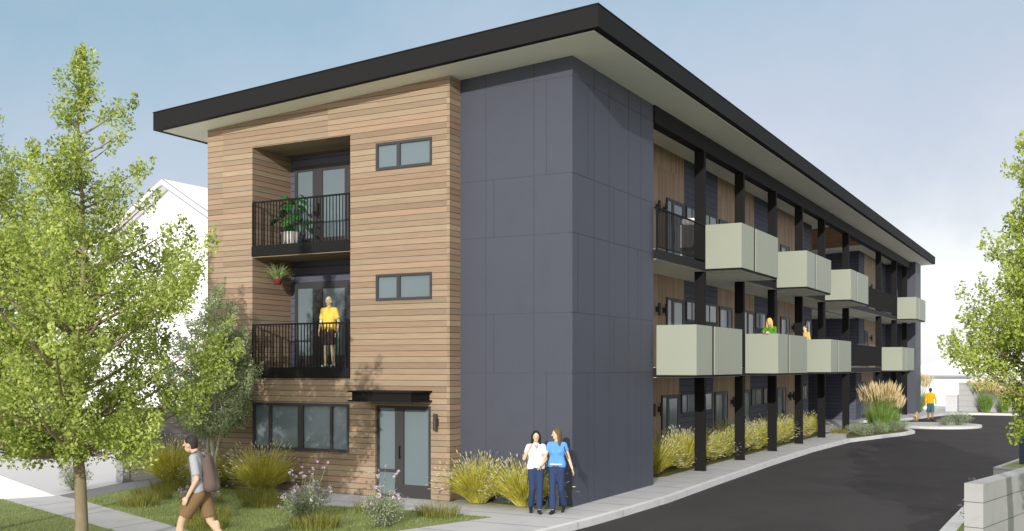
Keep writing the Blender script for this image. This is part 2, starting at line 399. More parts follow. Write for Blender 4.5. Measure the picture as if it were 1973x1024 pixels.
# front lawns, entrance path, planting beds
L1 = [(-.78, -2.16), (-2.6, -2.13), (-4.9, -2.35), (-6.6, -1.45), (-8.7, -.62), (-10.1, -.52), (-10.9, -1.1), (-10.9, -2.4), (-10.25, -4.25), (-6.35, -5.72), (-2.2, -7.3), (-1.43, -4.44)]
g = MB(); g.poly(L1[::-1], -.05, .006); tag(g.build("lawn", M['lawn']), kind="structure")
L2 = [(-11.9, -5.0), (-5.96, -6.98), (-1.9, -8.6), (-1.9, -16), (-30, -16), (-30, -3)]
g = MB(); g.poly(L2[::-1], -.05, .006); tag(g.build("lawn", M['lawn']), kind="structure")
g = MB(); g.poly([(-2.2, -7.3), (-6.35, -5.72), (-10.25, -4.25), (-11.4, -3.93), (-11.9, -5.0), (-5.96, -6.98), (-1.9, -8.6)], -.05, .004)
tag(g.build("footpath", M['path']), kind="structure")
g = MB(); g.poly([(-2.81, -.06), (-2.81, -.02), (0, -.02), (0, -.62), (-1.5, -.38), (-2.7, -.14)][::-1], -.03, .008); tag(g.build("planting_strip", M['lawn']), kind="structure")
g = MB(); g.poly([(-.42, 6.9), (-.42, 28.6), (-1.6, 29.2), (-1.6, 5.2), (-.9, 5.4)], -.03, .008); tag(g.build("planting_bed", M['soil']), kind="structure")
g = MB(); g.poly([(1.0, 24.9), (1.72, 27.7), (2.4, 30.4), (2.5, 31.8), (2.1, 33.2), (1.0, 34.6), (.2, 34.9), (.1, 31), (.5, 27.4)], -.03, .014); tag(g.build("planting_bed", M['soil']), kind="structure")
g = MB(); g.poly([(-11.4, -3.92), (-10.27, -4.22), (-10.92, -2.4), (-10.92, 2), (-12.28, 2), (-12.25, -1.3)], -.03, .009); tag(g.build("gravel_strip", M['gravel']), kind="structure")
g = MB(); g.poly([(-11.42, -3.9), (-12.3, -1.3), (-12.5, 40), (-60, 40), (-60, 16), (-17.3, -1.25)], -.15, .003); tag(g.build("driveway", M['drive']), kind="structure")
g = MB(); g.poly([(-11.45, -3.97), (-17.35, -1.34), (-60, 15), (-60, -3), (-12.0, -4.95)], -.15, .002); tag(g.build("neighbour_forecourt", M['whiteg']), kind="structure")
# verge with kerb at the right
vg = [(7.28, -12), (7.30, -2), (7.32, 1.2), (7.36, 4), (7.45, 6.5), (7.7, 8.6), (30, 8.6), (30, -12)]
g = MB(); g.poly(vg, -.16, .0); tag(g.build("kerb", M['kerb']), kind="structure")
vi = [(x + .28, y - .12) for x, y in vg]
g = MB(); g.poly(vi, -.05, .006); tag(g.build("lawn", M['lawn']), kind="structure")

# ------------------------------------------------------------------ the apartment building
B = empty("apartment_building", "long three storey apartment building with cedar front, navy corner tower and sage balconies", "building", (0, 0, 0))
def rz_(x): return 9.72 + .0607 * x
def top(x): return rz_(x) + .06
def part(mb, name, mats, smooth=False, parent=B): return mb.build(name, mats, parent, smooth)

# roof + soffit
r = MB(); r.box(-11.2, 1.16, -1.27, 53.95, rz_, lambda x: rz_(x) + .44); roof = part(r, "roof", M['fascia'])
r = MB(); r.box(-11.21, 1.17, -1.28, 53.96, lambda x: rz_(x) + .445, lambda x: rz_(x) + .47); part(r, "drip_edge", M['black'], parent=roof)
s = MB(); s.box(-11.02, 1.0, -1.11, 30.6, lambda x: rz_(x) - .012, lambda x: rz_(x) + .02)
s.box(-11.02, 1.0, 38.8, 53.78, lambda x: rz_(x) - .012, lambda x: rz_(x) + .02)
s.box(-.8, 1.0, 30.6, 38.8, lambda x: rz_(x) - .012, lambda x: rz_(x) + .02)
s.box(-11.02, -7.2, 30.6, 38.8, lambda x: rz_(x) - .012, lambda x: rz_(x) + .02); part(s, "soffit", M['soffit'])
s = MB(); s.box(-7.2, -.8, 30.6, 38.8, lambda x: rz_(x) - .016, lambda x: rz_(x) + .02); part(s, "breezeway_ceiling", M['shingle'])

# cedar front wall with openings
holes = [(-8.61, -5.57, 6.02, 8.49), (-8.61, -5.57, 2.98, 5.77), (-8.58, -5.60, .98, 2.13), (-4.82, -3.28, 7.58, 8.21), (-4.82, -3.28, 4.55, 5.16), (-4.85, -3.31, 0.0, 2.12), (-8.61, -5.57, 5.77, 6.02), (-8.61, -5.57, 2.74, 2.98)]
xs = sorted({-10.12, -2.81} | {h[0] for h in holes} | {h[1] for h in holes}); zs = sorted({0.0, 8.9} | {h[2] for h in holes} | {h[3] for h in holes})
w = MB(); Y0, Y1 = -.465, -.165
for i in range(len(xs) - 1):
    for j in range(len(zs) - 1):
        cx, cz = (xs[i] + xs[i + 1]) / 2, (zs[j] + zs[j + 1]) / 2
        if any(h[0] < cx < h[1] and h[2] < cz < h[3] for h in holes): continue
        w.box(xs[i], xs[i + 1], Y0, Y1, zs[j], zs[j + 1])
    w.box(xs[i], xs[i + 1], Y0, Y1, 8.9, top)
w.box(-3.11, -2.81, -.165, .05, 0, top)                  # return to the navy tower
w.box(-10.12, -9.82, -.165, 53.3, 0, top)                # long rear flank
wall = part(w, "cedar_wall", M['wood'])
for z0, z1 in ((6.02, 8.49), (2.98, 5.742)):
    for a, b in ((-8.91, -8.61), (-5.57, -5.27)):
        w = MB(); w.box(a, b, -.165, 1.12, z0 - .01, z1 + .3 if z1 > 8 else z1); part(w, "recess_lining", M['wood'])
w = MB(); w.box(-8.612, -5.568, -.17, 1.0, 8.49, 8.6); part(w, "recess_ceiling", M['wood_c'])
w = MB(); w.box(-8.612, -5.568, -.45, 1.0, 5.742, 5.768); part(w, "recess_ceiling", M['wood_c'])
for a, b in ((3.0, 5.742), (6.03, 8.49)):
    w = MB(); w.box(-8.612, -5.568, 1.0, 1.1, a, b); part(w, "recess_back_wall", M['lap'])
for z0 in (2.74, 5.77):
    w = MB(); w.box(-8.608, -5.572, -.50, 1.09, z0, z0 + .25); part(w, "balcony_floor", M['black'])
def rail_x(x0, x1, y, zb, zt, sp=.098, name="railing"):
    w = MB(); w.box(x0, x1, y - .02, y + .02, zt - .04, zt); w.box(x0, x1, y - .012, y + .012, zb, zb + .03)
    n = max(2, round((x1 - x0) / sp))
    for i in range(n + 1):
        x = x0 + (x1 - x0) * i / n; k = .009 if 0 < i < n else .016
        w.box(x - k, x + k, y - .009, y + .009, zb + .03, zt - .04)
    return part(w, name, M['black'])
rail_x(-8.59, -5.59, -.475, 6.0, 7.13); rail_x(-8.59, -5.59, -.475, 2.97, 4.08)

# windows and doors -------------------------------------------------
def opening(name, axis, a0, a1, z0, z1, plane, depth, cuts, fw=.05, sill=None, handle=None, rail=None, out=1):
    """frame + panes. axis 'x': spans X at Y=plane facing -Y; axis 'y': spans Y at X=plane facing +X.
    cuts: pane spans (a,b,zlo,zhi)"""
    w = MB(); lo, hi = sorted((plane, plane + depth))
    def bx(mb, p0, p1, q0, q1, d0, d1):
        if axis == 'x': mb.box(p0, p1, d0, d1, q0, q1)
        else: mb.box(d0, d1, p0, p1, q0, q1)
    ps = sorted({a0, a1} | {c[0] for c in cuts} | {c[1] for c in cuts}); qs = sorted({z0, z1} | {c[2] for c in cuts} | {c[3] for c in cuts})
    for i in range(len(ps) - 1):
        for j in range(len(qs) - 1):
            cp, cq = (ps[i] + ps[i + 1]) / 2, (qs[j] + qs[j + 1]) / 2
            if any(c[0] < cp < c[1] and c[2] < cq < c[3] for c in cuts): continue
            bx(w, ps[i], ps[i + 1], qs[j], qs[j + 1], lo, hi)
    o = part(w, name, M['frame'])
    for c in cuts:
        g = MB(); mid = (lo + hi) / 2; e_ = .004
        bx(g, c[0] - e_, c[1] + e_, c[2] - e_, c[3] + e_, mid - .006, mid + .006); part(g, "pane", M['glass'], parent=o)
    if handle:
        h = MB(); a, zc = handle
        if axis == 'x': h.box(a - .012, a + .012, lo - .05, lo - .03, zc - .15, zc + .15).box(a - .01, a + .01, lo - .03, lo, zc - .12, zc - .1).box(a - .01, a + .01, lo - .03, lo, zc + .1, zc + .12)
        else: h.box(hi + .03, hi + .05, a - .012, a + .012, zc - .15, zc + .15).box(hi, hi + .03, a - .01, a + .01, zc - .12, zc - .1).box(hi, hi + .03, a - .01, a + .01, zc + .1, zc + .12)
        part(h, "handle", M['black'], parent=o)
    return o
opening("window", 'x', -4.82, -3.28, 7.58, 8.21, -.49, .1, [(-4.76, -4.23, 7.64, 8.15), (-4.14, -3.33, 7.64, 8.15)])
opening("window", 'x', -4.82, -3.28, 4.55, 5.16, -.49, .1, [(-4.76, -4.23, 4.61, 5.10), (-4.14, -3.33, 4.61, 5.10)])
opening("window", 'x', -8.58, -5.60, .98, 2.13, -.49, .1, [(-8.51, -8.06, 1.05, 2.07), (-7.97, -7.14, 1.05, 2.07), (-6.98, -6.16, 1.05, 2.07), (-6.09, -5.66, 1.05, 2.07)])
opening("entrance_door", 'x', -4.85, -3.31, 0.004, 2.12, -.40, .1, [(-4.80, -4.34, .64, 2.06), (-4.80, -4.34, .06, .58), (-4.10, -3.42, .30, 2.02)], handle=(-4.19, 1.05))
for zf in (6.02, 2.99):
    opening("balcony_door", 'x', -8.43, -6.10, zf + .01, zf + 2.2, .93, .069, [(-8.34, -7.84, zf + .32, zf + 2.06), (-7.52, -6.81, zf + .32, zf + 2.04)], handle=(-7.62, zf + 1.05))
# canopy: steel channel frame over the entrance
c = MB(); c.box(-4.95, -3.34, -1.22, -.47, 2.262, 2.438); c.box(-5.02, -3.27, -1.29, -.47, 2.44, 2.475); c.box(-5.02, -3.27, -1.29, -.47, 2.225, 2.26)
part(c, "entrance_canopy", M['black'])
def wall_lamp_x(x, y, z):
    w = MB(); w.lathe([(.0, -.19), (.045, -.19), (.045, .19), (0, .19)], 12, (x, y - .11, z)); w.box(x - .035, x + .035, y - .075, y, z - .08, z + .08); part(w, "wall_lamp", M['frame'])
wall_lamp_x(-3.13, -.465, 1.77)
def wall_lamp_y(y, x, z):
    w = MB(); w.lathe([(.0, -.19), (.045, -.19), (.045, .19), (0, .19)], 10, (x + .11, y, z)); w.box(x, x + .075, y - .035, y + .035, z - .08, z + .08); part(w, "wall_lamp", M['frame'])

# navy corner tower with panel joints
w = MB(); w.box(-2.81, 0, 0, .3, 0, top); w.box(-.3, 0, .3, 4.86, 0, top); w.box(-3.0, -.3, 4.56, 4.86, 0, top)
tower = part(w, "corner_tower", M['navy'])
j = MB(); e_ = .0025; hw = .006
rows = [9.275, 7.20, 5.91, 4.19, 2.88]
for z in rows: j.box(-2.81, e_, -e_, .02, z - hw, z + hw); j.box(-.02, e_ + .001, -e_, 4.86, z - hw, z + hw)
for x in (-2.145, -.93): j.box(x - hw, x + hw, -e_ - .001, .02, 0, lambda q: top(q) - .07)
for x, a, b in ((-1.94, 5.91, 7.2), (-1.94, 2.88, 4.19), (-.62, 7.2, 9.275), (-.62, 0, 2.88)): j.box(x - hw, x + hw, -e_ - .001, .02, a, b)
for y in (1.145, 2.0, 3.18, 4.0): j.box(-.02, e_ + .002, y - hw, y + hw, 0, lambda q: top(q) - .07)
for y, a, b in ((.81, 7.2, 9.275), (2.28, 5.91, 7.2), (.27, 4.19, 5.91), (3.76, 4.19, 5.91), (2.28, 2.88, 4.19), (.81, 0, 2.88), (3.7, 0, 2.88)): j.box(-.02, e_ + .002, y - hw, y + hw, a, b)
part(j, "panel_joints", M['joint'], parent=tower)

# gallery walls
def seg(y0, y1, x, z0, z1, mat, name):
    w = MB(); w.box(x - .2, x, y0, y1, z0, z1); part(w, name, M[mat])
L3Z = (6.02, top(-1.47))
for lev, (z0, z1, X) in enumerate(((0.0, 2.74, -1.63), (2.99, 5.765, -1.47), (6.02, lambda x: top(x), -1.47))):
    for y0, y1, mt in ((4.86, 11.45, 'wood_v'), (11.45, 14.97, 'lap'), (14.97, 19.6, 'wood_v'), (19.6, 23.2, 'lap'), (23.2, 27.8, 'wood_v'), (27.8, 29.5, 'lap'), (41.4, 43.1, 'lap'), (43.1, 47.0, 'wood_v'), (47.0, 50.9, 'lap')):
        seg(y0, y1, X, z0, z1, mt, "cedar_siding" if mt == 'wood_v' else "lap_siding")
    f = (0.0, 2.99, 6.02)[lev]
    mb = MB(); mb.box(-6.0, X - .2, 41.4, 41.6, z0, z1); mb.box(-6.2, -6.0, 29.3, 41.6, z0, z1); mb.box(-6.0, X - .2, 29.3, 29.5, z0, z1); part(mb, "breezeway_wall", M['lap'])
    def dr(y0, y1, flip=False):
        a, b = (y0 + .06, y0 + .42) if not flip else (y1 - .42, y1 - .06)
        c, d = (y0 + .62, y1 - .12) if not flip else (y0 + .12, y1 - .62)
        opening("door", 'y', y0, y1, f + .01, f + 2.14, X, .045, [(a, b, f + .12, f + 2.06), (c, d, f + .25, f + 2.02)], handle=((c - .07) if not flip else (d + .07), f + 1.0))
    dr(9.81, 11.34); dr(15.08, 16.6, True); dr(18.1, 19.52); dr(23.6, 25.1, True)
    for a, b in ((11.62, 12.98), (13.45, 14.78), (19.75, 21.2), (21.5, 22.95), (28.2, 29.1)):
        opening("window", 'y', a, b, f + 1.5, f + 2.14, X, .04, [(a + .05, (a * .6 + b * .4) - .02, f + 1.55, f + 2.09), ((a * .6 + b * .4) + .02, b - .05, f + 1.55, f + 2.09)])
    opening("door", 'y', 43.15, 44.2, f + .01, f + 2.14, X, .045, [(43.3, 44.05, f + .25, f + 2.02)])
    for y in (8.95, 9.55, 17.1, 17.65, 25.6, 26.2, 45.0): wall_lamp_y(y, X, f + 1.73)
# far tower
w = MB(); w.box(-3.0, .33, 50.9, 53.4, 0, top); ft = part(w, "far_tower", M['navy'])
j = MB()
for z in rows: j.box(-2.9, .333, 50.897, 53.4, z - hw, z + hw)
part(j, "panel_joints", M['joint'], parent=ft)
w = MB(); w.box(-9.8, -3.0, 53.0, 53.3, 0, top); part(w, "rear_wall", M['navy'])
# beam, columns
w = MB(); w.box(-.23, .04, 4.86, 53.0, lambda x: rz_(x) - .46, lambda x: rz_(x) - .008); part(w, "eaves_beam", M['black'])
for y in (8.82, 12.84, 16.92, 20.95, 25.05, 30.3, 39.4, 44.9, 49.1):
    w = MB(); w.box(-.24, .055, y, y + .16, 0.005, lambda x: rz_(x) - .45); w.box(-.26, .075, y - .02, y + .18, 0.004, .02); part(w, "column", M['black'])
# gallery slabs with pale undersides
for z in (2.74, 5.77):
    w = MB(); w.box(-1.9, .09, 4.86, 50.9, z + .006, z + .25); w.box(-6.0, -1.9, 29.5, 41.4, z + .006, z + .25); part(w, "gallery_slab", M['blackd'])
    w = MB(); w.box(-1.62, .04, 4.87, 50.85, z + .25, z + .262); w.box(-6.0, -1.62, 29.51, 41.39, z + .25, z + .262); part(w, "bounce_deck", M['bounce'])  # added sheet, unseen from below, bouncing sunlight onto the ceiling above
    w = MB(); w.box(-1.62 if z < 3 else -1.47, .07, 4.87, 50.89, z - .004, z + .02); w.box(-6.0, -1.62, 29.51, 41.39, z - .004, z + .02); part(w, "gallery_ceiling", M['soffit'])
# box balconies
XO = 1.12
def box_balcony(y0, y1, z):
    w = MB(); w.box(.09, XO, y0, y1, z + .006, z + .14); o = part(w, "box_balcony", M['black'])
    w = MB(); w.box(.10, XO - .04, y0 + .04, y1 - .04, z - .003, z + .02); part(w, "balcony_soffit", M['soffit'], parent=o)
    t_ = .03; zt = z + 1.33
    w = MB(); w.box(.09, XO + t_, y0 - t_, y0, z + .06, zt); part(w, "sage_panel", M['green'], parent=o)
    w = MB(); w.box(XO, XO + t_, y0 + .002, y0 + 1.25, z + .06, zt - .003); part(w, "sage_panel", M['green'], parent=o)
    w = MB(); w.box(XO, XO + t_, y0 + 1.47, y1, z + .06, zt - .003); part(w, "sage_panel", M['green'], parent=o)
    w = MB(); w.box(.09, XO, y1 - t_, y1, z + .06, zt - .003); part(w, "sage_panel", M['green'], parent=o)
    w = MB(); w.box(XO - .04, XO - .005, y0 + 1.1, y0 + 1.95, z + .14, zt - .04); w.box(.12, XO - .03, y0 + .005, y0 + .035, zt - .05, zt - .02)  # wide black plate backs the panel gap so it shows black; top rails
    w.box(XO - .035, XO - .005, y0 + .03, y1 - .04, zt - .05, zt - .02); part(w, "gap_plate_and_rails", M['black'], parent=o)
for a, b in ((4.88, 8.88), (12.95, 16.95), (20.98, 25.0), (39.45, 44.0)): box_balcony(a, b, 2.745)
for a, b in ((8.86, 12.9), (16.95, 20.98), (25.0, 29.05), (44.95, 49.1)): box_balcony(a, b, 5.775)
def rail_y(y0, y1, zf, ret=False):
    w = MB(); x = .07; zt = zf + 1.09
    w.box(x - .02, x + .02, y0, y1, zt - .04, zt); w.box(x - .012, x + .012, y0, y1, zf + .06, zf + .09)
    n = max(2, round((y1 - y0) / .105))
    for i in range(n + 1):
        y = y0 + (y1 - y0) * i / n; k = .011 if 0 < i < n else .02
        w.box(x - k, x + k, y - k, y + k, zf + .002 if k > .015 else zf + .09, zt - .04)
    if ret: w.box(0.004, .07, y0 - .02, y0 + .02, zt - .04, zt)
    part(w, "railing", M['black'])
rail_y(4.92, 8.83, 6.02, True); rail_y(12.93, 16.9, 6.02); rail_y(21.02, 24.95, 6.02); rail_y(29.1, 44.9, 6.02); rail_y(49.15, 50.85, 6.02)
rail_y(8.9, 12.9, 2.99); rail_y(17.0, 20.93, 2.99); rail_y(25.05, 39.4, 2.99); rail_y(44.05, 50.85, 2.99)
# ------------------------------------------------------------------ neighbours and boundary walls
def gable_house(name, label, x0, x1, y0, y1, eave, ridge, ov=.5):
    h = empty(name, label, "house", ((x0 + x1) / 2, (y0 + y1) / 2, 0)); O = Vector(h.location)
    w = MB(); xm = (x0 + x1) / 2
    b = [(x0, 0), (x1, 0), (x1, eave), (xm, ridge), (x0, eave)]
    for y in (y0, y1):
        for x, z in b: w.v.append((x - O.x, y - O.y, z))
    w.f += [(0, 1, 2, 3, 4), (9, 8, 7, 6, 5), (0, 5, 6, 1), (1, 6, 7, 2), (2, 7, 8, 3), (3, 8, 9, 4), (4, 9, 5, 0)]; w.m += [0] * 7
    w.build("wall", M['white'], h)
    sl = (ridge - eave) / (xm - x0); r = MB(); t_ = MB()
    for sgn in (-1, 1):
        xe = xm + sgn * ((x1 - x0) / 2 + ov); ze = ridge - sl * ((x1 - x0) / 2 + ov)
        for mb, ya, yb, lo, hi in ((r, y0 - ov, y1 + ov, .02, .22),):
            n = len(mb.v)
            for y in (ya, yb):
                for x, z in ((xm, ridge), (xe, ze)):
                    mb.v.append((x - O.x, y - O.y, z + lo)); mb.v.append((x - O.x, y - O.y, z + hi))
            mb.f += [(n, n + 1, n + 3, n + 2), (n + 4, n + 6, n + 7, n + 5), (n + 1, n + 5, n + 7, n + 3), (n, n + 2, n + 6, n + 4), (n + 2, n + 3, n + 7, n + 6), (n, n + 4, n + 5, n + 1)]; mb.m += [0] * 6
    rf = r.build("roof", M['white'], h)
    for sgn in (-1, 1):
        xe = xm + sgn * ((x1 - x0) / 2 + ov); ze = ridge - sl * ((x1 - x0) / 2 + ov); t_ = MB()
        for dz, th in ((.205, .035), (-.03, .06)):
            n = len(t_.v)
            for y in (y0 - ov - .02, y0 - ov + .05):
                for x, z in ((xm, ridge), (xe, ze)):
                    t_.v.append((x - O.x, y - O.y, z + dz)); t_.v.append((x - O.x, y - O.y, z + dz + th))
            t_.f += [(n, n + 1, n + 3, n + 2), (n + 4, n + 6, n + 7, n + 5), (n + 1, n + 5, n + 7, n + 3), (n, n + 2, n + 6, n + 4), (n + 2, n + 3, n + 7, n + 6), (n, n + 4, n + 5, n + 1)]; t_.m += [0] * 6
        t_.build("barge_board", M['trimg'], rf)
    return h
gable_house("gabled_house", "plain white gabled house rising behind the left end of the cedar front", -25.4, -15.2, 8, 22, 6.7, 9.75)
gable_house("low_house", "low white neighbouring house mostly hidden behind the big street tree", -46, -31, 10, 24, 3.6, 5.6)
def mono_house(name, label, x0, x1, y0, y1, eave, ridge):
    h = empty(name, label, "house", ((x0 + x1) / 2, y0, 0)); O = Vector(h.location)
    w = MB(); w.box(x0 - O.x, x1 - O.x, 0, y1 - y0, 0, eave); w.build("wall", M['white'], h)
    r = MB(); n = 0
    A = [(x0 - .6, y0 - .7, eave + .02), (x1 + .6, y0 - .7, eave + .02), (x1 + .6, y1 + .7, eave + .02), (x0 - .6, y1 + .7, eave + .02)]
    ym = (y0 + y1) / 2; q = [(x0 + 5, ym, ridge), (x1 - 5, ym, ridge)]
    r.v = [(a[0] - O.x, a[1] - O.y, a[2]) for a in A] + [(a[0] - O.x, a[1] - O.y, a[2] + .16) for a in A] + [(a[0] - O.x, a[1] - O.y, a[2]) for a in q]
    r.f = [(3, 2, 1, 0), (0, 1, 5, 4), (1, 2, 6, 5), (2, 3, 7, 6), (3, 0, 4, 7), (4, 5, 9, 8), (5, 6, 9), (6, 7, 8, 9), (7, 4, 8)]; r.m = [0] * 9
    r.build("roof", M['white'], h)
    g_ = MB(); g_.box(A[0][0] - O.x, A[1][0] - O.x, -.76, -.7, eave + .0, eave + .12); g_.build("gutter", M['trimg'], h)
    return h
mono_house("hip_roofed_house", "low white hip roofed house beyond the far end of the driveway", -3.0, 16.0, 66, 80, 2.25, 4.2)
w = MB(); w.box(0, .2, 0, 34, 0, 1.92); w.box(-.02, .22, -.02, .2, 0, 1.95)
o = w.build("block_wall", M['block']); o.location = (-12.5, -1.28, 0); tag(o, "tall grey horizontal block wall behind the gravel strip left of the building", "wall")
w = MB(); w.box(0, 9.5, 0, .2, 0, 1.9); w.box(-.03, 9.53, -.03, .23, 1.9, 1.95)
o = w.build("concrete_wall", M['cwall']); o.location = (2.45, 55.6, 0); tag(o, "pale concrete wall with coping at the far end of the driveway", "wall")
w = MB(); w.box(0, .75, 0, .6, 0, 1.05); w.box(-.03, .78, -.03, .63, 1.05, 1.1)
o = w.build("utility_cabinet", M['lightg']); o.location = (1.62, 55.5, 0); tag(o, "small plain grey cabinet beside the left end of the far concrete wall", "cabinet")
w = MB(); w.box(0, 7.0, 0, 4, 0, 2.35); w.box(.0, 4.2, -1.2, 0, 0, 2.05)
o = w.build("grey_shed", M['lightg']); o.location = (3.0, 58.5, 0); tag(o, "plain grey shed showing just above the far concrete wall", "shed")
# cast block wall bottom right
def rot(o, a): o.rotation_euler = (0, 0, R(a)); return o
w = MB(); w.box(0, .26, 0, 7.2, 0, 1.35); w.box(-.004, .264, 3.2, 3.21, .0, 1.353)
o = w.build("garden_wall", M['cwall']); o.location = (8.13, -4.12, 0); rot(o, -11.9); tag(o, "pale cast block garden wall at the bottom right corner beside the driveway", "wall")
pl_ = empty("planter", "low concrete planter filled with grass behind the garden wall", "planter", (7.62, 9.3, 0)); rot(pl_, -8)
w = MB(); w.box(0, 1.4, 0, .15, -.13, .42); w.box(0, 1.4, 3.45, 3.6, -.13, .42); w.box(0, .15, .15, 3.45, -.13, .42); w.box(1.25, 1.4, .15, 3.45, -.13, .42); w.build("rim", M['cwall'], pl_)
w = MB(); w.box(.15, 1.25, .15, 3.45, -.13, .43); w.build("turf", M['lawn'], pl_)
w = MB(); w.box(0, 1.2, 0, 2.4, -.13, .12); o = w.build("stone_step", M['cwall']); o.location = (7.5, 6.2, 0); rot(o, -8); tag(o, "low concrete step in front of the grass planter", "step")
w = MB(); w.box(-.16, .16, -.16, .16, -.13, 2.0); w.box(-.19, .19, -.19, .19, 2.0, 2.05); w.box(-.2, .2, -.2, .2, -.13, -.1)
o = w.build("gate_post", M['signpost']); o.location = (8.33, 10.6, 0); tag(o, "square navy steel post half hidden by leaves at the right edge", "post")

# ------------------------------------------------------------------ plants
def leafmesh(name, P_, size, up=.35, aspect=.62):
    """numpy leaf diamonds at points P_ (n,3)"""
    n = len(P_); d = RNG.normal(size=(n, 3)); d /= np.linalg.norm(d, axis=1)[:, None]
    nn = RNG.normal(size=(n, 3)); nn[:, 2] += up * 2; u = np.cross(nn, d); u /= np.linalg.norm(u, axis=1)[:, None] + 1e-9
    s = size * RNG.uniform(.6, 1.25, n)[:, None]
    nd = np.cross(u, d); a = P_ - d * s * .5; b = P_ + u * s * aspect * .5 + nd * s * .12; c = P_ + d * s * .5; e = P_ - u * s * aspect * .5 + nd * s * .12
    v = np.stack([a, b, c, e], 1).reshape(-1, 3)
    me = bpy.data.meshes.new(name); me.vertices.add(4 * n); me.vertices.foreach_set("co", v.astype(np.float32).ravel())
    me.loops.add(4 * n); me.loops.foreach_set("vertex_index", np.arange(4 * n, dtype=np.int32))
    me.polygons.add(n); me.polygons.foreach_set("loop_start", np.arange(0, 4 * n, 4, dtype=np.int32)); me.polygons.foreach_set("loop_total", np.full(n, 4, dtype=np.int32))
    me.update(calc_edges=True); me.validate(); return me
def cloud(c, r, n):
    d = RNG.normal(size=(n, 3)); d /= np.linalg.norm(d, axis=1)[:, None]
    k = RNG.uniform(0, 1, n) ** .45
    return np.array(c) + d * k[:, None] * np.array(r)
def tree(name, label, loc, env, zb, zt, trunk_r, leafmat, barkmat, nlay=22, per=7, leaf=.085, nleaf=170, lobe=.34, lean=(0, 0), seed=1, stems=None, cat="tree", spire=True, droop=.0, wild=0):
    """env: [(z, radius)] crown outline; lobes of leaves stand on limbs that leave the trunk"""
    rr = random.Random(seed); t_ = empty(name, label, cat, loc)
    def er(z):
        for (a, ra), (b, rb) in zip(env, env[1:]):
            if a <= z <= b: return ra + (rb - ra) * (z - a) / (b - a)
        return .1
    def axis(z): f = z / zt; return Vector((lean[0] * f * f + .06 * math.sin(z * 1.7), lean[1] * f * f + .05 * math.cos(z * 1.3), z))
    pts = []; limbs = []
    for i in range(nlay):
        z = zb + (zt - zb) * (i + .5) / nlay; Rr = er(z); k = max(1, round(per * (Rr / max(e[1] for e in env)) + .6)); a0 = rr.uniform(0, 6.3)
        for j in range(k):
            a = a0 + 6.283 * j / k + rr.uniform(-.35, .35); q = rr.uniform(.62, 1.08 + .08 * wild) if j % 3 else rr.uniform(.2, .6); rad = Rr * q
            ls = lobe * rr.uniform(.6 - .1 * wild, 1.15 + .1 * wild) * (.5 + .5 * min(1, Rr / 1.0)); base = axis(max(zb * .9, z - rad * .62))
            c = axis(z) + Vector((math.cos(a) * rad, math.sin(a) * rad, rr.uniform(-.12, .12) - droop * rad))
            n = int(nleaf * (ls / lobe) ** 2 * rr.uniform(.6, 1.3))
            pts.append(cloud(c, (ls, ls, ls * rr.uniform(.75, 1.25)), n)); limbs.append((base, c, rad))
            if rad > .5:      # twiggy fill along the limb and a pointed tip
                m_ = base.lerp(c, .62) + Vector((0, 0, .08)); pts.append(cloud(m_, (ls * .7,) * 3, int(n * .35)))
                e_ = c + Vector((math.cos(a), math.sin(a), .9)) * ls * .95; pts.append(cloud(e_, (ls * .34, ls * .34, ls * .6), int(n * .22)))
    for k in range(24):
        a = k * 2.4; q = er(zb) * rr.uniform(.15, 1.05); pts.append(cloud(axis(zb + rr.uniform(-.15, .35)) + Vector((math.cos(a) * q, math.sin(a) * q, 0)), (lobe * .75,) * 3, int(nleaf * .55)))
    if spire:
        for k in range(5): z = zt - .9 + .22 * k; pts.append(cloud(axis(z) + Vector((rr.uniform(-.1, .1), rr.uniform(-.1, .1), 0)), (.20 - .025 * k, .2 - .025 * k, .22), int(nleaf * .5)))
    link("crown", leafmesh("crown", np.concatenate(pts), leaf), leafmat, t_)
    w = MB()
    if stems:
        for (dx, dy, r0, top_) in stems:
            q = [Vector((dx * s_ ** .6, dy * s_ ** .6, top_ * s_)) for s_ in (0, .15, .35, .6, .85, 1)]
            q = [v_ + Vector((.03 * math.sin(i * 2.1 + dx), .03 * math.cos(i * 1.7), 0)) for i, v_ in enumerate(q)]
            w.tube(q, [r0 * k for k in (1.25, 1, .85, .6, .4, .15)], 8)
    else:
        zz = [0, .12, .5, 1.2, zb + .3, (zb + zt) / 2, zt * .85, zt - .1]; rs = [1.5, 1.15, 1, .92, .8, .42, .16, .05]
        w.tube([axis(z) if z > .2 else Vector((axis(.2).x, axis(.2).y, z)) for z in zz], [trunk_r * k for k in rs], 12)
    tr = w.build("trunk", barkmat, t_, True)
    w = MB()
    for b, c, rad in limbs:
        if rad < .22: continue
        m_ = b.lerp(c, .5) + Vector((rr.uniform(-.08, .08), rr.uniform(-.08, .08), -.06 * rad)); r0 = trunk_r * (.16 + .12 * rad)
        w.tube([b, m_, c], [r0, r0 * .6, r0 * .22], 5, cap=False)
    w.build("limbs", barkmat, t_, True)
    return t_
tree("street_tree", "large yellow-green street tree with a pointed crown in the left foreground", (-4.70, -8.83, 0), [(1.6, 1.45), (2.2, 1.95), (3.4, 2.05), (4.4, 1.8), (5.2, 1.3), (5.9, 1.0), (6.8, .62), (8.2, .12)], 1.75, 8.05, .10, M['leafA'], M['bark'], nlay=23, per=8, seed=3, lobe=.36, nleaf=400, leaf=.07, lean=(.15, 0), droop=.04, wild=1)
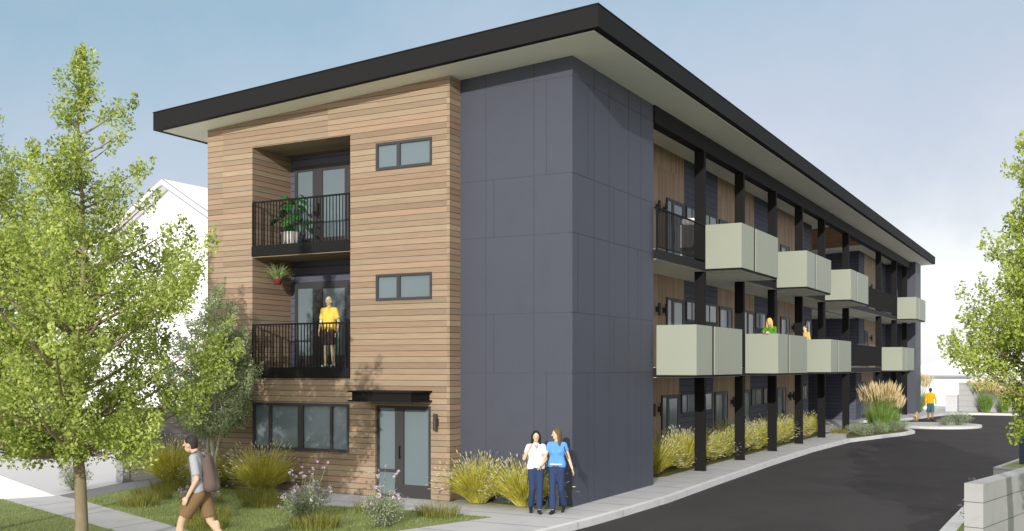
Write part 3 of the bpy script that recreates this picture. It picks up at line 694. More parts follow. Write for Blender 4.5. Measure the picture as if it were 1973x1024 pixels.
tree("street_tree", "yellow-green street tree cut off by the left edge of the picture", (-8.0, -8.2, 0), [(1.7, 1.3), (2.5, 1.75), (4.2, 1.75), (5.6, 1.3), (6.8, .75), (8.2, .12)], 1.9, 8.0, .09, M['leafA'], M['bark'], nlay=22, per=8, seed=8, lobe=.38, nleaf=360, leaf=.072, droop=.04, wild=1)
tree("right_tree", "bright green tree leaning in from the right edge above the garden wall", (9.16, -4.74, 0), [(2.2, .35), (2.75, .4), (3.15, 1.05), (3.6, 1.0), (4.2, .78), (5.0, .55), (5.8, .4), (6.6, .1)], 2.3, 6.4, .08, M['leafC'], M['bark'], nlay=24, per=11, seed=12, lobe=.25, nleaf=280, leaf=.055, droop=.03)
tree("street_tree", "driveway tree hidden beyond the right edge of the picture", (12.5, -7.0, 0), [(2.3, 1.5), (3.0, 2.2), (5.5, 2.2), (7.6, 1.4), (9.4, .12)], 2.4, 9.2, .1, M['leafC'], M['bark'], nlay=24, per=9, seed=31, lobe=.48, nleaf=220, leaf=.14)
tree("small_tree", "small pale green multi-stemmed tree against the cedar corner", (-8.95, -1.5, 0), [(1.35, .55), (1.9, .95), (2.9, 1.1), (3.7, .8), (4.4, .5), (4.95, .12)], 1.55, 4.85, .05, M['leafB'], M['birch'], nlay=18, per=7, seed=21, lobe=.27, nleaf=330, leaf=.062, stems=[(-.22, .05, .045, 2.6), (.12, .0, .055, 3.4), (.38, -.08, .03, 2.3)], spire=False)

def blades(n, h, spread, base, width, lean, droop, hmin=.5, seed=0, segs=4):
    """curved tapering grass blades -> verts, faces"""
    rr = random.Random(seed); v = []; f = []; tips = []
    for i in range(n):
        a = rr.uniform(0, 6.283); rb = base * math.sqrt(rr.random()); L = h * rr.uniform(hmin, 1); ln = lean * (rr.random() ** .8); dr = droop * rr.uniform(.4, 1.2)
        p = Vector((math.cos(a) * rb, math.sin(a) * rb, 0)); d = a + rr.uniform(-.5, .5); pts = [p.copy()]; ang = ln * .5
        for k in range(segs):
            p = p + Vector((math.cos(d) * math.sin(ang), math.sin(d) * math.sin(ang), math.cos(ang))) * L / segs; ang += (ln * .5 + dr) / segs; pts.append(p.copy())
        pts = [Vector((q.x * 1, q.y * 1, max(q.z, .01))) for q in pts]
        fa = rr.uniform(0, 3.14); side = Vector((math.cos(fa), math.sin(fa), 0)); b = len(v); w = width * rr.uniform(.6, 1.2)
        for k, q in enumerate(pts[:-1]):
            ww = w * (1 - .75 * k / segs) * .5; v.append(tuple(q - side * ww)); v.append(tuple(q + side * ww))
        v.append(tuple(pts[-1]))
        for k in range(segs - 1): f.append((b + 2 * k, b + 2 * k + 1, b + 2 * k + 3, b + 2 * k + 2))
        f.append((b + 2 * segs - 2, b + 2 * segs - 1, b + 2 * segs)); tips.append((pts[-1], (pts[-1] - pts[-2]).normalized()))
    return v, f, tips
def bm_(v, f, name, mat, parent, m=None):
    me = bpy.data.meshes.new(name); me.from_pydata(v, [], f); return link(name, me, mat, parent)
def tipmesh(tips, L, w, frac, seed=1, fluff=3):
    rr = random.Random(seed); v = []; f = []
    for p, d in tips:
        if rr.random() > frac: continue
        for k in range(fluff):
            s_ = Vector((rr.uniform(-1, 1), rr.uniform(-1, 1), rr.uniform(-.4, .4))).normalized() * w * .5; l = L * rr.uniform(.6, 1.1); o = p - d * L * .35; b = len(v)
            m_ = o + d * l * .5; v += [tuple(o), tuple(m_ + s_), tuple(o + d * l), tuple(m_ - s_)]; f.append((b, b + 1, b + 2, b + 3))
    return v, f
def make_ygrass(seed, label):
    t_ = empty("ornamental_tussock", label, "ornamental grass", group="yellow-green ornamental grasses in the beds")
    v, f, tips = blades(1400, 1.05, 0, .15, .019, 1.7, .32, .6, seed); bm_(v, f, "blades", M['ygrass'], t_)
    v, f = tipmesh(tips, .09, .022, .35, seed); bm_(v, f, "seed_heads", M['ygrasst'], t_)
    return t_
def make_reed(seed, label):
    t_ = empty("feather_reed_clump", label, "ornamental grass", group="feather reed grasses with tan plumes")
    v, f, tips = blades(560, 1.05, 0, .20, .018, .65, .2, .5, seed); bm_(v, f, "blades", M['rgrass'], t_)
    v, f, tips = blades(280, 1.66, 0, .20, .008, .5, .05, .72, seed + 5); bm_(v, f, "stalks", M['rgrass'], t_)
    v, f = tipmesh(tips, .36, .034, 1, seed, 4); bm_(v, f, "plumes", M['plume'], t_)
    return t_
def make_sedge(seed, label, name="sedge_tuft"):
    v, f, tips = blades(420, .36, 0, .42, .012, .7, .5, .5, seed, 3)
    me = bpy.data.meshes.new(name); me.from_pydata(v, [], f); o = link(name, me, M['sedge']); return tag(o, label, "grass tuft", "low sedge tufts in the front lawn")
def make_shrub(seed, label, fl=True, h=.75, r=.42, group="flowering shrubs in the front lawn", cat="flowering shrub", name="flowering_shrub"):
    rr = random.Random(seed); t_ = empty(name, label, cat, group=group); w = MB(); lp = []; fp = []
    for i in range(60):
        a = rr.uniform(0, 6.283); q = math.sqrt(rr.random()); L = h * rr.uniform(.55, 1.0); e_ = Vector((math.cos(a) * r * q, math.sin(a) * r * q, L * (1 - .35 * q * q)))
        b = Vector((math.cos(a) * .07 * q, math.sin(a) * .07 * q, 0)); m_ = b.lerp(e_, .5) + Vector((0, 0, .04)); w.tube([b, m_, e_], [.005, .004, .002], 3, cap=False)
        for k in range(16): s_ = rr.uniform(.15, 1); lp.append(np.array(b.lerp(e_, s_) + Vector((rr.gauss(0, .05), rr.gauss(0, .05), rr.gauss(0, .04)))))
        if fl and rr.random() < .55: fp.append(cloud(e_, (.045, .045, .04), 9))
    if fl:
        for i in range(9):
            a = rr.uniform(0, 6.283); q = rr.uniform(.2, .8); e_ = Vector((math.cos(a) * r * q, math.sin(a) * r * q, h * rr.uniform(1.05, 1.4))); w.tube([(0, 0, 0), (e_.x * .4, e_.y * .4, e_.z * .5), e_], [.004, .003, .002], 3, cap=False); fp.append(cloud(e_, (.03, .03, .03), 9))
    w.build("stems", M['shrub'], t_)
    link("leaves", leafmesh("leaves", np.array(lp + [c for c in cloud((0, 0, h * .42), (r * .95, r * .95, h * .42), 900)]), .04), M['shrub'], t_)
    if fl: link("flowers", leafmesh("flowers", np.concatenate(fp), .040, aspect=.9), M['flower'], t_)["kind"] = "stuff"
    return t_
def place(proto, used, loc, label, s=1.0, rz=0.0, cat=None):
    o = proto if not used[0] else copy_tree(proto)
    used[0] = True; o.location = loc; o.scale = (s,) * 3 if not hasattr(s, '__len__') else s; o.rotation_euler = (0, 0, rz); o["label"] = label; return o
yg = [make_ygrass(k, "x") for k in (1, 2, 3)]; yu = [[False], [False], [False]]
YG = [((-10.75, -1.0), "yellow-green ornamental grass in front of the grey block wall", 1.22), ((-9.55, -.95), "yellow-green ornamental grass between the stems of the small tree and the cedar corner", 1.05), ((-7.65, -1.15), "yellow-green ornamental grass below the left end of the ground floor window", 1.22),
      ((-2.1, -.42), "yellow-green ornamental grass against the navy wall beside the cedar corner", 1.12), ((-.95, -.42), "yellow-green ornamental grass partly hidden behind the woman in the white polo shirt", 1.08)]
ords = ["first", "second", "third", "fourth", "fifth", "sixth"]
for i, (y, l) in enumerate([(7.3, "just past the navy tower before the first black column"), (9.6, "just behind the first black column"), (11.0, "midway between the first and second black columns"), (12.3, "just before the second black column"), (13.9, "just behind the second black column"), (15.4, "just before the third black column"), (17.6, "just behind the third black column"), (18.9, "midway between the third and fourth black columns"), (20.2, "just before the fourth black column"), (21.8, "just behind the fourth black column"), (23.4, "just before the fifth black column"), (25.9, "just behind the fifth black column")]):
    YG.append(((-.92 + .08 * math.sin(i * 2.3), y), "yellow-green ornamental grass in the bed " + l, 1.1 + .1 * math.sin(i * 1.7)))
for i, ((x, y), l, s_) in enumerate(YG): place(yg[i % 3], yu[i % 3], (x, y, .006), l, s_, i * 1.3)
rg = [make_reed(k, "x") for k in (4, 9)]; ru = [[False], [False]]
for i, (x, y, l, s_) in enumerate([(1.55, 30.4, "tallest clump of feather reed grass at the kerb build-out", 1.3), (1.1, 31.2, "feather reed grass clump at the kerb build-out nearest the columns", 1.15), (1.7, 32.4, "feather reed grass clump at the rear of the kerb build-out", .95), (-.0, 55.0, "feather reed grass beyond the far corner of the building", 1.45), (4.15, 54.9, "wider feather reed grass in front of the far concrete wall", 1.25), (5.25, 54.9, "narrower feather reed grass in front of the far concrete wall", .98)]):
    place(rg[i % 2], ru[i % 2], (x, y, .01), l, s_, i * 1.1)
sh = [make_shrub(k, "x") for k in (5, 6)]; su = [[False], [False]]
for i, (x, y, l, s_) in enumerate([(-3.65, -4.55, "mauve flowering shrub in the lawn left of the entrance", 1.0), (-4.35, -3.35, "mauve flowering shrub behind the front one below the window end", 1.0), (-1.95, -4.2, "mauve flowering shrub in the lawn in front of the entrance door", 1.08), (-6.3, -4.6, "mauve flowering shrub just behind the walking man", 1.0), (-12.0, -3.0, "lone mauve flowering shrub on the gravel behind the street tree trunk", 1.0), (7.92, 1.2, "mauve flowering shrub at the left foot of the garden wall", .85)]):
    place(sh[i % 2], su[i % 2], (x, y, .006), l, s_, i * 1.9)
sv = make_shrub(15, "x", fl=False, h=.6, r=.6, group="silvery low shrubs beside the driveway", cat="shrub", name="silvery_shrub"); su2 = [False]
for i, (x, y, l, s_) in enumerate([(1.25, 27.0, "low silvery shrub at the near end of the kerb build-out", 1.0), (1.6, 28.9, "low silvery shrub in the middle of the kerb build-out", 1.1), (1.95, 31.0, "low silvery shrub on the driveway side of the reed grass", 1.0), (.75, 28.6, "low silvery shrub on the paving side of the kerb build-out", .95), (2.0, 32.8, "low silvery shrub at the far tip of the kerb build-out", .9), (4.05, 38.4, "silvery shrub alone on the round traffic island", 1.35), (3.5, 37.6, "smaller silvery shrub left of the main one on the traffic island", .8)]):
    place(sv, su2, (x, y, .01), l, s_, i * 2.1)
sg = [make_sedge(k, "x") for k in (31, 32)]; gu = [[False], [False]]
for i, (x, y, l, s_) in enumerate([(-1.75, -2.6, "low sedge tuft at the lawn tip by the entrance path", 1.0), (-3.3, -2.6, "low sedge tuft between the two mauve shrubs near the door", 1.0), (-2.95, -5.0, "low sedge tuft right of the front mauve shrub", 1.1), (-5.6, -5.0, "low sedge tuft at the lawn edge by the footpath", 1.0), (-5.9, -3.1, "low sedge tuft in the middle of the lawn below the window", 1.1), (-7.4, -3.4, "low sedge tuft left of the lawn centre", 1.1), (-9.0, -3.3, "low sedge tuft near the footpath behind the street tree", 1.0), (-9.9, -1.9, "low sedge tuft in front of the leftmost ornamental grass", 1.1), (-7.0, -2.1, "low sedge tuft below the leftmost ground floor window pane", 1.0), (-4.7, -6.0, "low sedge tuft beside the footpath right of the walking man", 1.0), (.0, 28.4, "brownish tuft on the paving behind the fifth black column", .9), (6.4, 54.6, "wide low tuft at the foot of the far concrete wall", 1.6), (8.0, -3.2, "sedge tuft on the verge behind the garden wall", 1.0), (-8.3, -4.3, "low sedge tuft left of the walking man by the footpath", 1.0)]):
    place(sg[i % 2], gu[i % 2], (x, y, .006), l, s_, i * 1.7)
# turf blades on the lawns nearest the camera
def inside(p, poly):
    c = False; x, y = p
    for i in range(len(poly)):
        (x1, y1), (x2, y2) = poly[i], poly[i - 1]
        if (y1 > y) != (y2 > y) and x < (x2 - x1) * (y - y1) / (y2 - y1) + x1: c = not c
    return c
rr = random.Random(5); v = []; f = []
def turf(poly, n, bx, h0):
    for i in range(n):
        x, y = rr.uniform(bx[0], bx[1]), rr.uniform(bx[2], bx[3])
        if not inside((x, y), poly): continue
        h = h0 * rr.uniform(.5, 1.2); a = rr.uniform(0, 3.14); w_ = .008; b = len(v); dx, dy = rr.gauss(0, .35) * h, rr.gauss(0, .35) * h
        v.extend([(x - math.cos(a) * w_, y - math.sin(a) * w_, .0), (x + math.cos(a) * w_, y + math.sin(a) * w_, .0), (x + dx, y + dy, h)]); f.append((b, b + 1, b + 2))
turf(L1, 36000, (-11, -.7, -7.3, -.5), .05); turf(L2, 20000, (-12, -2, -10, -3), .05); turf(vi, 2500, (7.1, 9.2, -7, -1.7), .05)
me = bpy.data.meshes.new("grass"); me.from_pydata(v, [], f); tag(link("grass", me, M['lawnb']), "short green turf grass on the front lawns and verge", "grass", kind="stuff")

# potted plant and hanging basket on the front balconies
pp = empty("potted_plant", "large leaved green house plant in a white pot on the top front balcony", "potted plant", (-7.95, .25, 6.022))
w = MB(); w.lathe([(0, 0), (.15, 0), (.19, .18), (.20, .40), (.18, .40), (.17, .34), (0, .34)], 18); w.build("pot", M['pot'], pp, True)
w = MB(); lf = MB(); rr = random.Random(9)
for i in range(17):
    a = i * 2.4; h = .55 + .85 * (i / 17); ra = .12 + .30 * rr.random() + (.12 if i < 8 else 0); e_ = Vector((math.cos(a) * ra, math.sin(a) * ra * .8, h)); w.tube([(0, 0, .32), (e_.x * .35, e_.y * .35, h * .8), tuple(e_)], .008, 5)
    d = Vector((math.cos(a), math.sin(a), -.75)).normalized(); s_ = Vector((-math.sin(a), math.cos(a), 0)); L = .30 * rr.uniform(.8, 1.2); b = len(lf.v); nrm = d.cross(s_)
    out = [(0, 0), (.12, .5), (.35, .62), (.65, .42), (1, 0), (.65, -.42), (.35, -.62), (.12, -.5)]
    lf.v += [tuple(e_ + d * L * p_ + s_ * L * q_ * .62 + nrm * (abs(q_) * .1 * L)) for p_, q_ in out]; lf.f.append(tuple(b + k for k in range(8))); lf.m.append(0)
w.build("stems", M['monst'], pp); lf.build("leaves", M['monst'], pp)
w = MB(); w.box(-.42, .0, -.16, .16, 0, .42); w.box(-.44, .02, -.18, .18, .42, .45); o = w.build("planter_box", M['planterg']); o.location = (-8.05, .62, 6.022); tag(o, "low grey box planter behind the white pot on the top front balcony", "planter")
hb = empty("hanging_basket", "spider plant spilling from a small red pot hung in the lower front balcony", "hanging basket", (-8.36, .2, 5.10))
w = MB(); w.lathe([(0, 0), (.075, 0), (.12, .14), (.125, .15), (.11, .15), (.1, .12), (0, .12)], 16); w.build("pot", M['terra'], hb, True)
w = MB(); w.tube([(0, 0, .42), (0, 0, .642)], .006, 4); w.tube([(0, 0, .42), (-.12, 0, .15)], .003, 4); w.tube([(0, 0, .42), (.09, .08, .15)], .003, 4); w.tube([(0, 0, .42), (.09, -.08, .15)], .003, 4); w.build("hanger", M['black'], hb)
v, f, tips = blades(170, .72, 0, .07, .022, 1.5, 1.5, .55, 77, 5); o = bm_(v, f, "leaves", M['spider'], hb); o.location = (0, 0, .13)

# ------------------------------------------------------------------ people
skin = {k: plain("skin_" + k, c, rough=.6, var=.04) for k, c in dict(a=(.60, .40, .28), b=(.66, .47, .31), c=(.78, .62, .36), d=(.30, .17, .10)).items()}
eyem = plain("eye", (.03, .025, .02), rough=.3, var=0); lipm = plain("lips", (.42, .17, .14), rough=.5, var=0)
def V(*a): return Vector(a)
def person(label, loc, face, H, sk, J, top_, bottom, shoes, hair, yaw=0.0, extras=None):
    """J: joints in metres for a 1.75 m person facing +Y (x = person's right is +x). face = heading in degrees of +Y."""
    P_ = empty("person", label, "person", loc, R(face)); s = H / 1.75; P_.scale = (s,) * 3
    def cp(mb, a, b, r1, r2, sq=None, n=10): mb.caps(J[a] if isinstance(a, str) else a, J[b] if isinstance(b, str) else b, r1, r2, n, sq)
    hip = (J['hipL'] + J['hipR']) / 2; sh = (J['shL'] + J['shR']) / 2; nk = J['neck']; hd = J['head']
    lat = (J['shR'] - J['shL']).normalized(); fwd_ = Vector((0, 0, 1)).cross(lat).normalized()
    female = hair.get('f', False)
    b = MB()
    mid = hip.lerp(sh, .5)
    def torso(mb, k, lo=0.0):
        for sg in (-1, 1):
            o = lat * sg
            mb.caps(hip + o * .075 + V(0, 0, lo), mid + o * .06, .10 * k if not female else .108 * k, .092 * k if not female else .082 * k, 12, (fwd_, .82))
            mb.caps(mid + o * .06, sh + o * .10 - V(0, 0, .05), .092 * k if not female else .082 * k, .088 * k if not female else .08 * k, 12, (fwd_, .85))
            mb.caps(sh + o * .06, (J['shR'] if sg > 0 else J['shL']), .062 * k, .054 * k, 10)
        mb.caps(hip + V(0, 0, lo), sh - V(0, 0, .06), .10 * k, .10 * k, 12, (fwd_, .9))
        if female: 
            for sg in (-1, 1): mb.ball(sh - V(0, 0, .15) + lat * sg * .07 + fwd_ * .045, .062 * k)
    torso(b, 1.0)
    b.caps(sh - V(0, 0, .03), nk + (hd - nk) * .35, .058, .052, 10)
    Mh = Matrix.Rotation(yaw, 3, 'Z'); hf = Mh @ fwd_; hl = Mh @ lat
    hm = Matrix((hl, hf, Vector((0, 0, 1)))).transposed()
    b.ball(hd + V(0, 0, .015), (.074, .094, .103), 16, 12, M=hm); b.ball(hd - V(0, 0, .055) + hf * .022, (.052, .062, .062), 12, 8, M=hm)
    b.caps(hd + hf * .09 + V(0, 0, .012), hd + hf * .108 - V(0, 0, .022), .009, .014, 8)
    for sg in (-1, 1): b.ball(hd + hl * sg * .076 - V(0, 0, .012) - hf * .004, (.011, .02, .031), 8, 6, M=hm)
    for S_, sg in (('L', -1), ('R', 1)):
        cp(b, 'hip' + S_, 'kn' + S_, .084, .056); cp(b, 'kn' + S_, 'an' + S_, .056, .036)
        k_, a_ = J['kn' + S_], J['an' + S_]; b.ball(k_.lerp(a_, .3) - (J.get('fd' + S_, fwd_)) * .014, (.05, .05, .11))
        cp(b, 'sh' + S_, 'el' + S_, .05, .038); cp(b, 'el' + S_, 'wr' + S_, .038, .025)
        # foot
        fd = J.get('fd' + S_, fwd_); b.caps(a_ - V(0, 0, .045) - fd * .03, a_ + fd * .15 - V(0, 0, .055), .032, .026, 8)
        # hand: palm, four unequal bent fingers and a thumb leaving its side
        w_ = J['wr' + S_]; e_ = J['el' + S_]; d = J.get('hd' + S_, (w_ - e_).normalized()).normalized(); n_ = J.get('hn' + S_, lat * -sg); n_ = (n_ - d * n_.dot(d)).normalized(); t_ = n_.cross(d).normalized()
        if t_.dot(fwd_) < 0: t_ = -t_
        pc = w_ + d * .045; b.caps(w_, w_ + d * .08, .024, .034, 10, (n_, .5))
        for q, (off, L) in enumerate(((.027, .066), (.009, .074), (-.009, .069), (-.026, .054))):
            r0 = w_ + d * .085 + t_ * off; c1 = r0 + d * L * .5 + n_ * .006; c2 = r0 + d * L * .85 + n_ * .024
            b.caps(r0 - d * .02, c1, .0095, .009, 7); b.caps(c1, c2, .009, .0075, 7)
        r0 = w_ + d * .03 + t_ * .026; c1 = r0 + d * .032 + t_ * .022 + n_ * .006; b.caps(r0, c1, .012, .0105, 7); b.caps(c1, c1 + d * .028 + t_ * .004 + n_ * .008, .0105, .009, 7)
    remeshed(b, "body", skin[sk], P_, .0075, 2)
    # eyes, lips
    for sg in (-1, 1):
        m_ = MB(); m_.ball(hd + hl * sg * .03 + hf * .083 + V(0, 0, .012), (.012, .008, .006), 8, 6, M=hm); m_.build("eye", eyem, P_, True)
    m_ = MB(); m_.ball(hd + hf * .082 - V(0, 0, .056), (.021, .008, .007), 10, 6, M=hm); m_.build("mouth", lipm, P_, True)
    # top
    c = MB(); torso(c, 1.16, top_.get('lo', 0.0)); sl = top_['sleeve']
    for S_ in 'LR':
        a, e_, w_ = J['sh' + S_], J['el' + S_], J['wr' + S_]
        if sl <= 1: c.caps(a, a.lerp(e_, sl + .08), .062, .060, 12, flat=True)
        else: c.caps(a, e_, .060, .048, 12); c.caps(e_, e_.lerp(w_, sl - 1), .048, .038, 12)
    if top_.get('skirt'): c.caps(hip + V(0, 0, .02), hip - V(0, 0, top_['skirt']), .145, .15, 14, (fwd_, .8))
    c.caps(nk - V(0, 0, .05), nk - V(0, 0, .005), .07, .062, 12)
    remeshed(c, top_['name'], top_['mat'], P_, .013, 3)
    if top_.get('collar'):
        m_ = MB()
        for sg in (-1, 1):
            p0 = nk + V(0, 0, .01); m_.caps(p0 + lat * sg * .058 - fwd_ * .02, p0 + lat * sg * .022 + fwd_ * .075 - V(0, 0, .05), .016, .015, 8)
        m_.caps(nk + fwd_ * .085 - V(0, 0, .055), nk + fwd_ * .10 - V(0, 0, .09), .02, .010, 8)
        m_.caps(nk - fwd_ * .055 + lat * .05, nk - fwd_ * .055 - lat * .05, .018, .018, 8)
        m_.build("collar", top_['collar'], P_, True)
    # bottom
    c = MB(); fr = bottom['len']; fl = bottom.get('flare', 1.0); z_ = .03
    c.caps(hip + lat * .055 + V(0, 0, .03), hip - lat * .055 + V(0, 0, .03), .118, .118, 14, (fwd_, .85)); c.ball(hip - V(0, 0, .035), (.10, .095, .10))
    for S_, sg in (('L', -1), ('R', 1)):
        h_, k_, a_ = J['hip' + S_], J['kn' + S_], J['an' + S_]
        if fr <= 1: c.caps(h_, h_.lerp(k_, fr + .08), .103, .088 * fl, 14, flat=True)
        else: c.caps(h_, k_, .100, .07, 14); c.caps(k_, k_.lerp(a_, fr - 1), .07, .058 * fl, 14, flat=True)
    remeshed(c, bottom['name'], bottom['mat'], P_, .013, 3)
    if bottom.get('belt'):
        m_ = MB(); zz = bottom.get('bz', .11)
        n = 20; ring = []
        for k in range(n + 1):
            t = 6.2832 * k / n; ring.append(hip + V(0, 0, zz) + lat * math.cos(t) * .165 + fwd_ * math.sin(t) * .118)
        m_.tube(ring, .016, 6); m_.build("belt", bottom['belt'], P_, True)
    for S_ in 'LR':
        a_ = J['an' + S_]; fd = J.get('fd' + S_, fwd_); m_ = MB(); pt = J.get('pt' + S_, 0.0)
        dn = V(0, 0, -1)
        m_.caps(a_ + dn * .04 - fd * .045, a_ + dn * (.05 + pt) + fd * .165, .042, .034, 12, (V(0, 0, 1), .95)); m_.caps(a_ + dn * .0 - fd * .01, a_ + dn * .04, .042, .042, 10)
        remeshed(m_, "shoe", shoes, P_, .009, 2)
    # hair
    c = MB(); hs = hair['style']
    if hs == 'short':
        c.ball(hd + V(0, 0, .038) - hf * .014, (.083, .098, .094), 16, 10, M=hm); c.ball(hd - hf * .05 - V(0, 0, .01), (.07, .055, .08), 12, 8, M=hm)
    elif hs == 'bald':
        c = None
    else:
        c.ball(hd + V(0, 0, .036) - hf * .016, (.087, .10, .098), 16, 10, M=hm)
        L = hair.get('L', .30)
        for k in range(9):
            t = math.pi * (.02 + .96 * k / 8) ; o = hl * math.cos(t) * .075 - hf * math.sin(t) * .075 - hf * .005
            wv = .02 * math.sin(k * 2.1); c.caps(hd + o + V(0, 0, .02), hd + o * 1.15 - V(0, 0, L * (.75 + .25 * math.sin(t)) + wv), .032, .028, 9)
    if c: remeshed(c, "hair", hair['mat'], P_, .011, 2)
    return P_
def stand(**kw):
    J = dict(hipL=V(-.085, 0, .90), hipR=V(.085, 0, .90), knL=V(-.095, .01, .48), knR=V(.095, .01, .48), anL=V(-.10, -.01, .085), anR=V(.10, -.01, .085),
             shL=V(-.17, 0, 1.42), shR=V(.17, 0, 1.42), elL=V(-.22, -.02, 1.13), elR=V(.22, -.02, 1.13), wrL=V(-.23, .05, .88), wrR=V(.23, .05, .88),
             neck=V(0, .005, 1.475), head=V(0, .02, 1.635))
    J.update(kw); return J
def unit(a): return Vector(a).normalized()
# walking man with a backpack (left foreground), striding to the left of the picture
grey_s = cloth("grey_shirt", (.36, .38, .40)); brown_s = cloth("brown_shorts", (.20, .13, .065)); dk = plain("dark_hair", (.035, .03, .03), rough=.6, var=.1)
wm_dir = 113.0
J = stand(hipL=V(-.085, 0, .92), hipR=V(.085, 0, .92), knL=V(-.09, .24, .56), anL=V(-.09, .36, .10), knR=V(.09, -.10, .52), anR=V(.09, -.38, .17), fdR=unit((0, .85, -.5)), ptR=.0,
          shL=V(-.18, .04, 1.43), shR=V(.18, .02, 1.43), elL=V(-.23, -.03, 1.14), wrL=V(-.23, .10, .90), elR=V(.22, .0, 1.13), wrR=V(.22, .04, .87), neck=V(0, .075, 1.485), head=V(0, .155, 1.61))
person("man in grey t-shirt and brown shorts striding left along the footpath in the left foreground", (-2.56, -8.26, .004), 113, 1.95, 'a', J, dict(name="t_shirt", mat=grey_s, sleeve=.75, lo=.06), dict(name="shorts", mat=brown_s, len=.78, flare=1.15), plain("dark_trainers", (.06, .055, .055)), dict(style='short', mat=dk))
bk = cloth("backpack_cloth", (.135, .10, .085)); bp = empty("backpack", "dark brown backpack worn by the man striding in the left foreground", "backpack", (-2.56, -8.26, .004), R(113)); bp.scale = (1.95 / 1.75,) * 3
c = MB(); c.caps(V(-.05, -.15, 1.04), V(-.04, -.09, 1.40), .105, .075, 14); c.caps(V(.05, -.15, 1.04), V(.04, -.09, 1.40), .105, .075, 14); c.caps(V(0, -.20, 1.02), V(0, -.17, 1.16), .08, .06, 12); remeshed(c, "bag", bk, bp, .013, 4)
for sg in (-1, 1):
    q = [V(.10 * sg, -.09, 1.44), V(.115 * sg, .0, 1.53), V(.12 * sg, .10, 1.47), V(.125 * sg, .135, 1.36), V(.16 * sg, .08, 1.22), V(.15 * sg, -.05, 1.12)]
    m_ = MB(); m_.tube(q, .016, 8); m_.build("strap", bk, bp, True)
# two women by the navy corner
jeans = cloth("blue_jeans", (.035, .055, .125)); shoe_d = plain("dark_shoes", (.025, .022, .035))
J = stand(hipL=V(-.085, 0, .92), hipR=V(.085, 0, .92), knL=V(-.07, .07, .51), anL=V(-.055, .10, .085), knR=V(.075, .0, .50), anR=V(.085, -.17, .12), fdR=unit((.1, .9, -.35)), shL=V(-.155, 0, 1.42), shR=V(.155, 0, 1.42), elL=V(-.22, -.02, 1.15), wrL=V(-.09, .15, 1.02), elR=V(.25, -.04, 1.16), wrR=V(.16, .06, 1.36), hdR=unit((-.3, .1, .9)))
person("woman with long black hair in white polo shirt with pink collar and blue jeans", (-.27, -1.19, .0), 216, 1.69, 'b', J, dict(name="polo_shirt", mat=cloth("white_polo", (.80, .80, .82)), sleeve=.45, lo=.08, collar=cloth("pink_collar", (.60, .18, .34))), dict(name="jeans", mat=jeans, len=1.97, flare=1.2), shoe_d, dict(style='long', mat=plain("black_hair", (.02, .015, .015), rough=.5, var=.1), L=.30, f=True), yaw=R(-8))
J = stand(hipL=V(-.085, 0, .92), hipR=V(.085, 0, .92), knR=V(.07, .10, .51), anR=V(.06, .12, .085), knL=V(-.08, -.02, .49), anL=V(-.08, -.26, .16), fdL=unit((0, .75, -.6)), shL=V(-.155, 0, 1.42), shR=V(.155, 0, 1.42), elL=V(-.24, -.02, 1.17), wrL=V(-.34, .05, .94), elR=V(.25, .03, 1.17), wrR=V(.28, .16, 1.02))
person("woman with long brown hair in light blue t-shirt and blue jeans turning to her friend", (.12, -1.0, .0), 190, 1.74, 'b', J, dict(name="t_shirt", mat=cloth("blue_tshirt", (.12, .32, .80)), sleeve=.42, lo=.10), dict(name="jeans", mat=jeans, len=1.97, flare=1.35, belt=plain("pale_belt", (.72, .72, .66)), bz=.10), shoe_d, dict(style='long', mat=plain("brown_hair", (.12, .085, .04), rough=.6, var=.15), L=.27, f=True), yaw=R(-48))
sb = empty("shoulder_bag", "black shoulder bag hanging at the side of the woman in light blue", "bag", (.12, -1.0, 0), R(190))
c = MB(); c.caps(V(-.30, -.10, 1.0), V(-.30, -.02, .98), .075, .075, 12); remeshed(c, "bag", plain("black_bag", (.03, .035, .05)), sb, .012, 3)
m_ = MB(); m_.tube([V(-.27, -.10, 1.07), V(-.20, -.09, 1.32), V(-.15, -.02, 1.475), V(-.18, .08, 1.34), V(-.27, .0, 1.07)], .011, 6); m_.build("strap", plain("black_strap", (.03, .04, .06)), sb, True)
# man in yellow on the lower front balcony
J = stand(anL=V(-.13, .02, .085), anR=V(.10, .0, .085), elL=V(-.25, -.02, 1.14), wrL=V(-.24, .05, .88), elR=V(.24, -.02, 1.14), wrR=V(.22, .10, .90))
person("bald man in yellow t-shirt and dark shorts standing on the lower front balcony", (-6.56, .0, 2.992), 190, 1.74, 'c', J, dict(name="t_shirt", mat=cloth("yellow_shirt", (.78, .52, .10)), sleeve=.7, lo=.03), dict(name="shorts", mat=cloth("dark_brown_shorts", (.09, .065, .06)), len=.72, flare=1.1), plain("white_sandals", (.75, .73, .70)), dict(style='bald', mat=dk), yaw=R(-14))
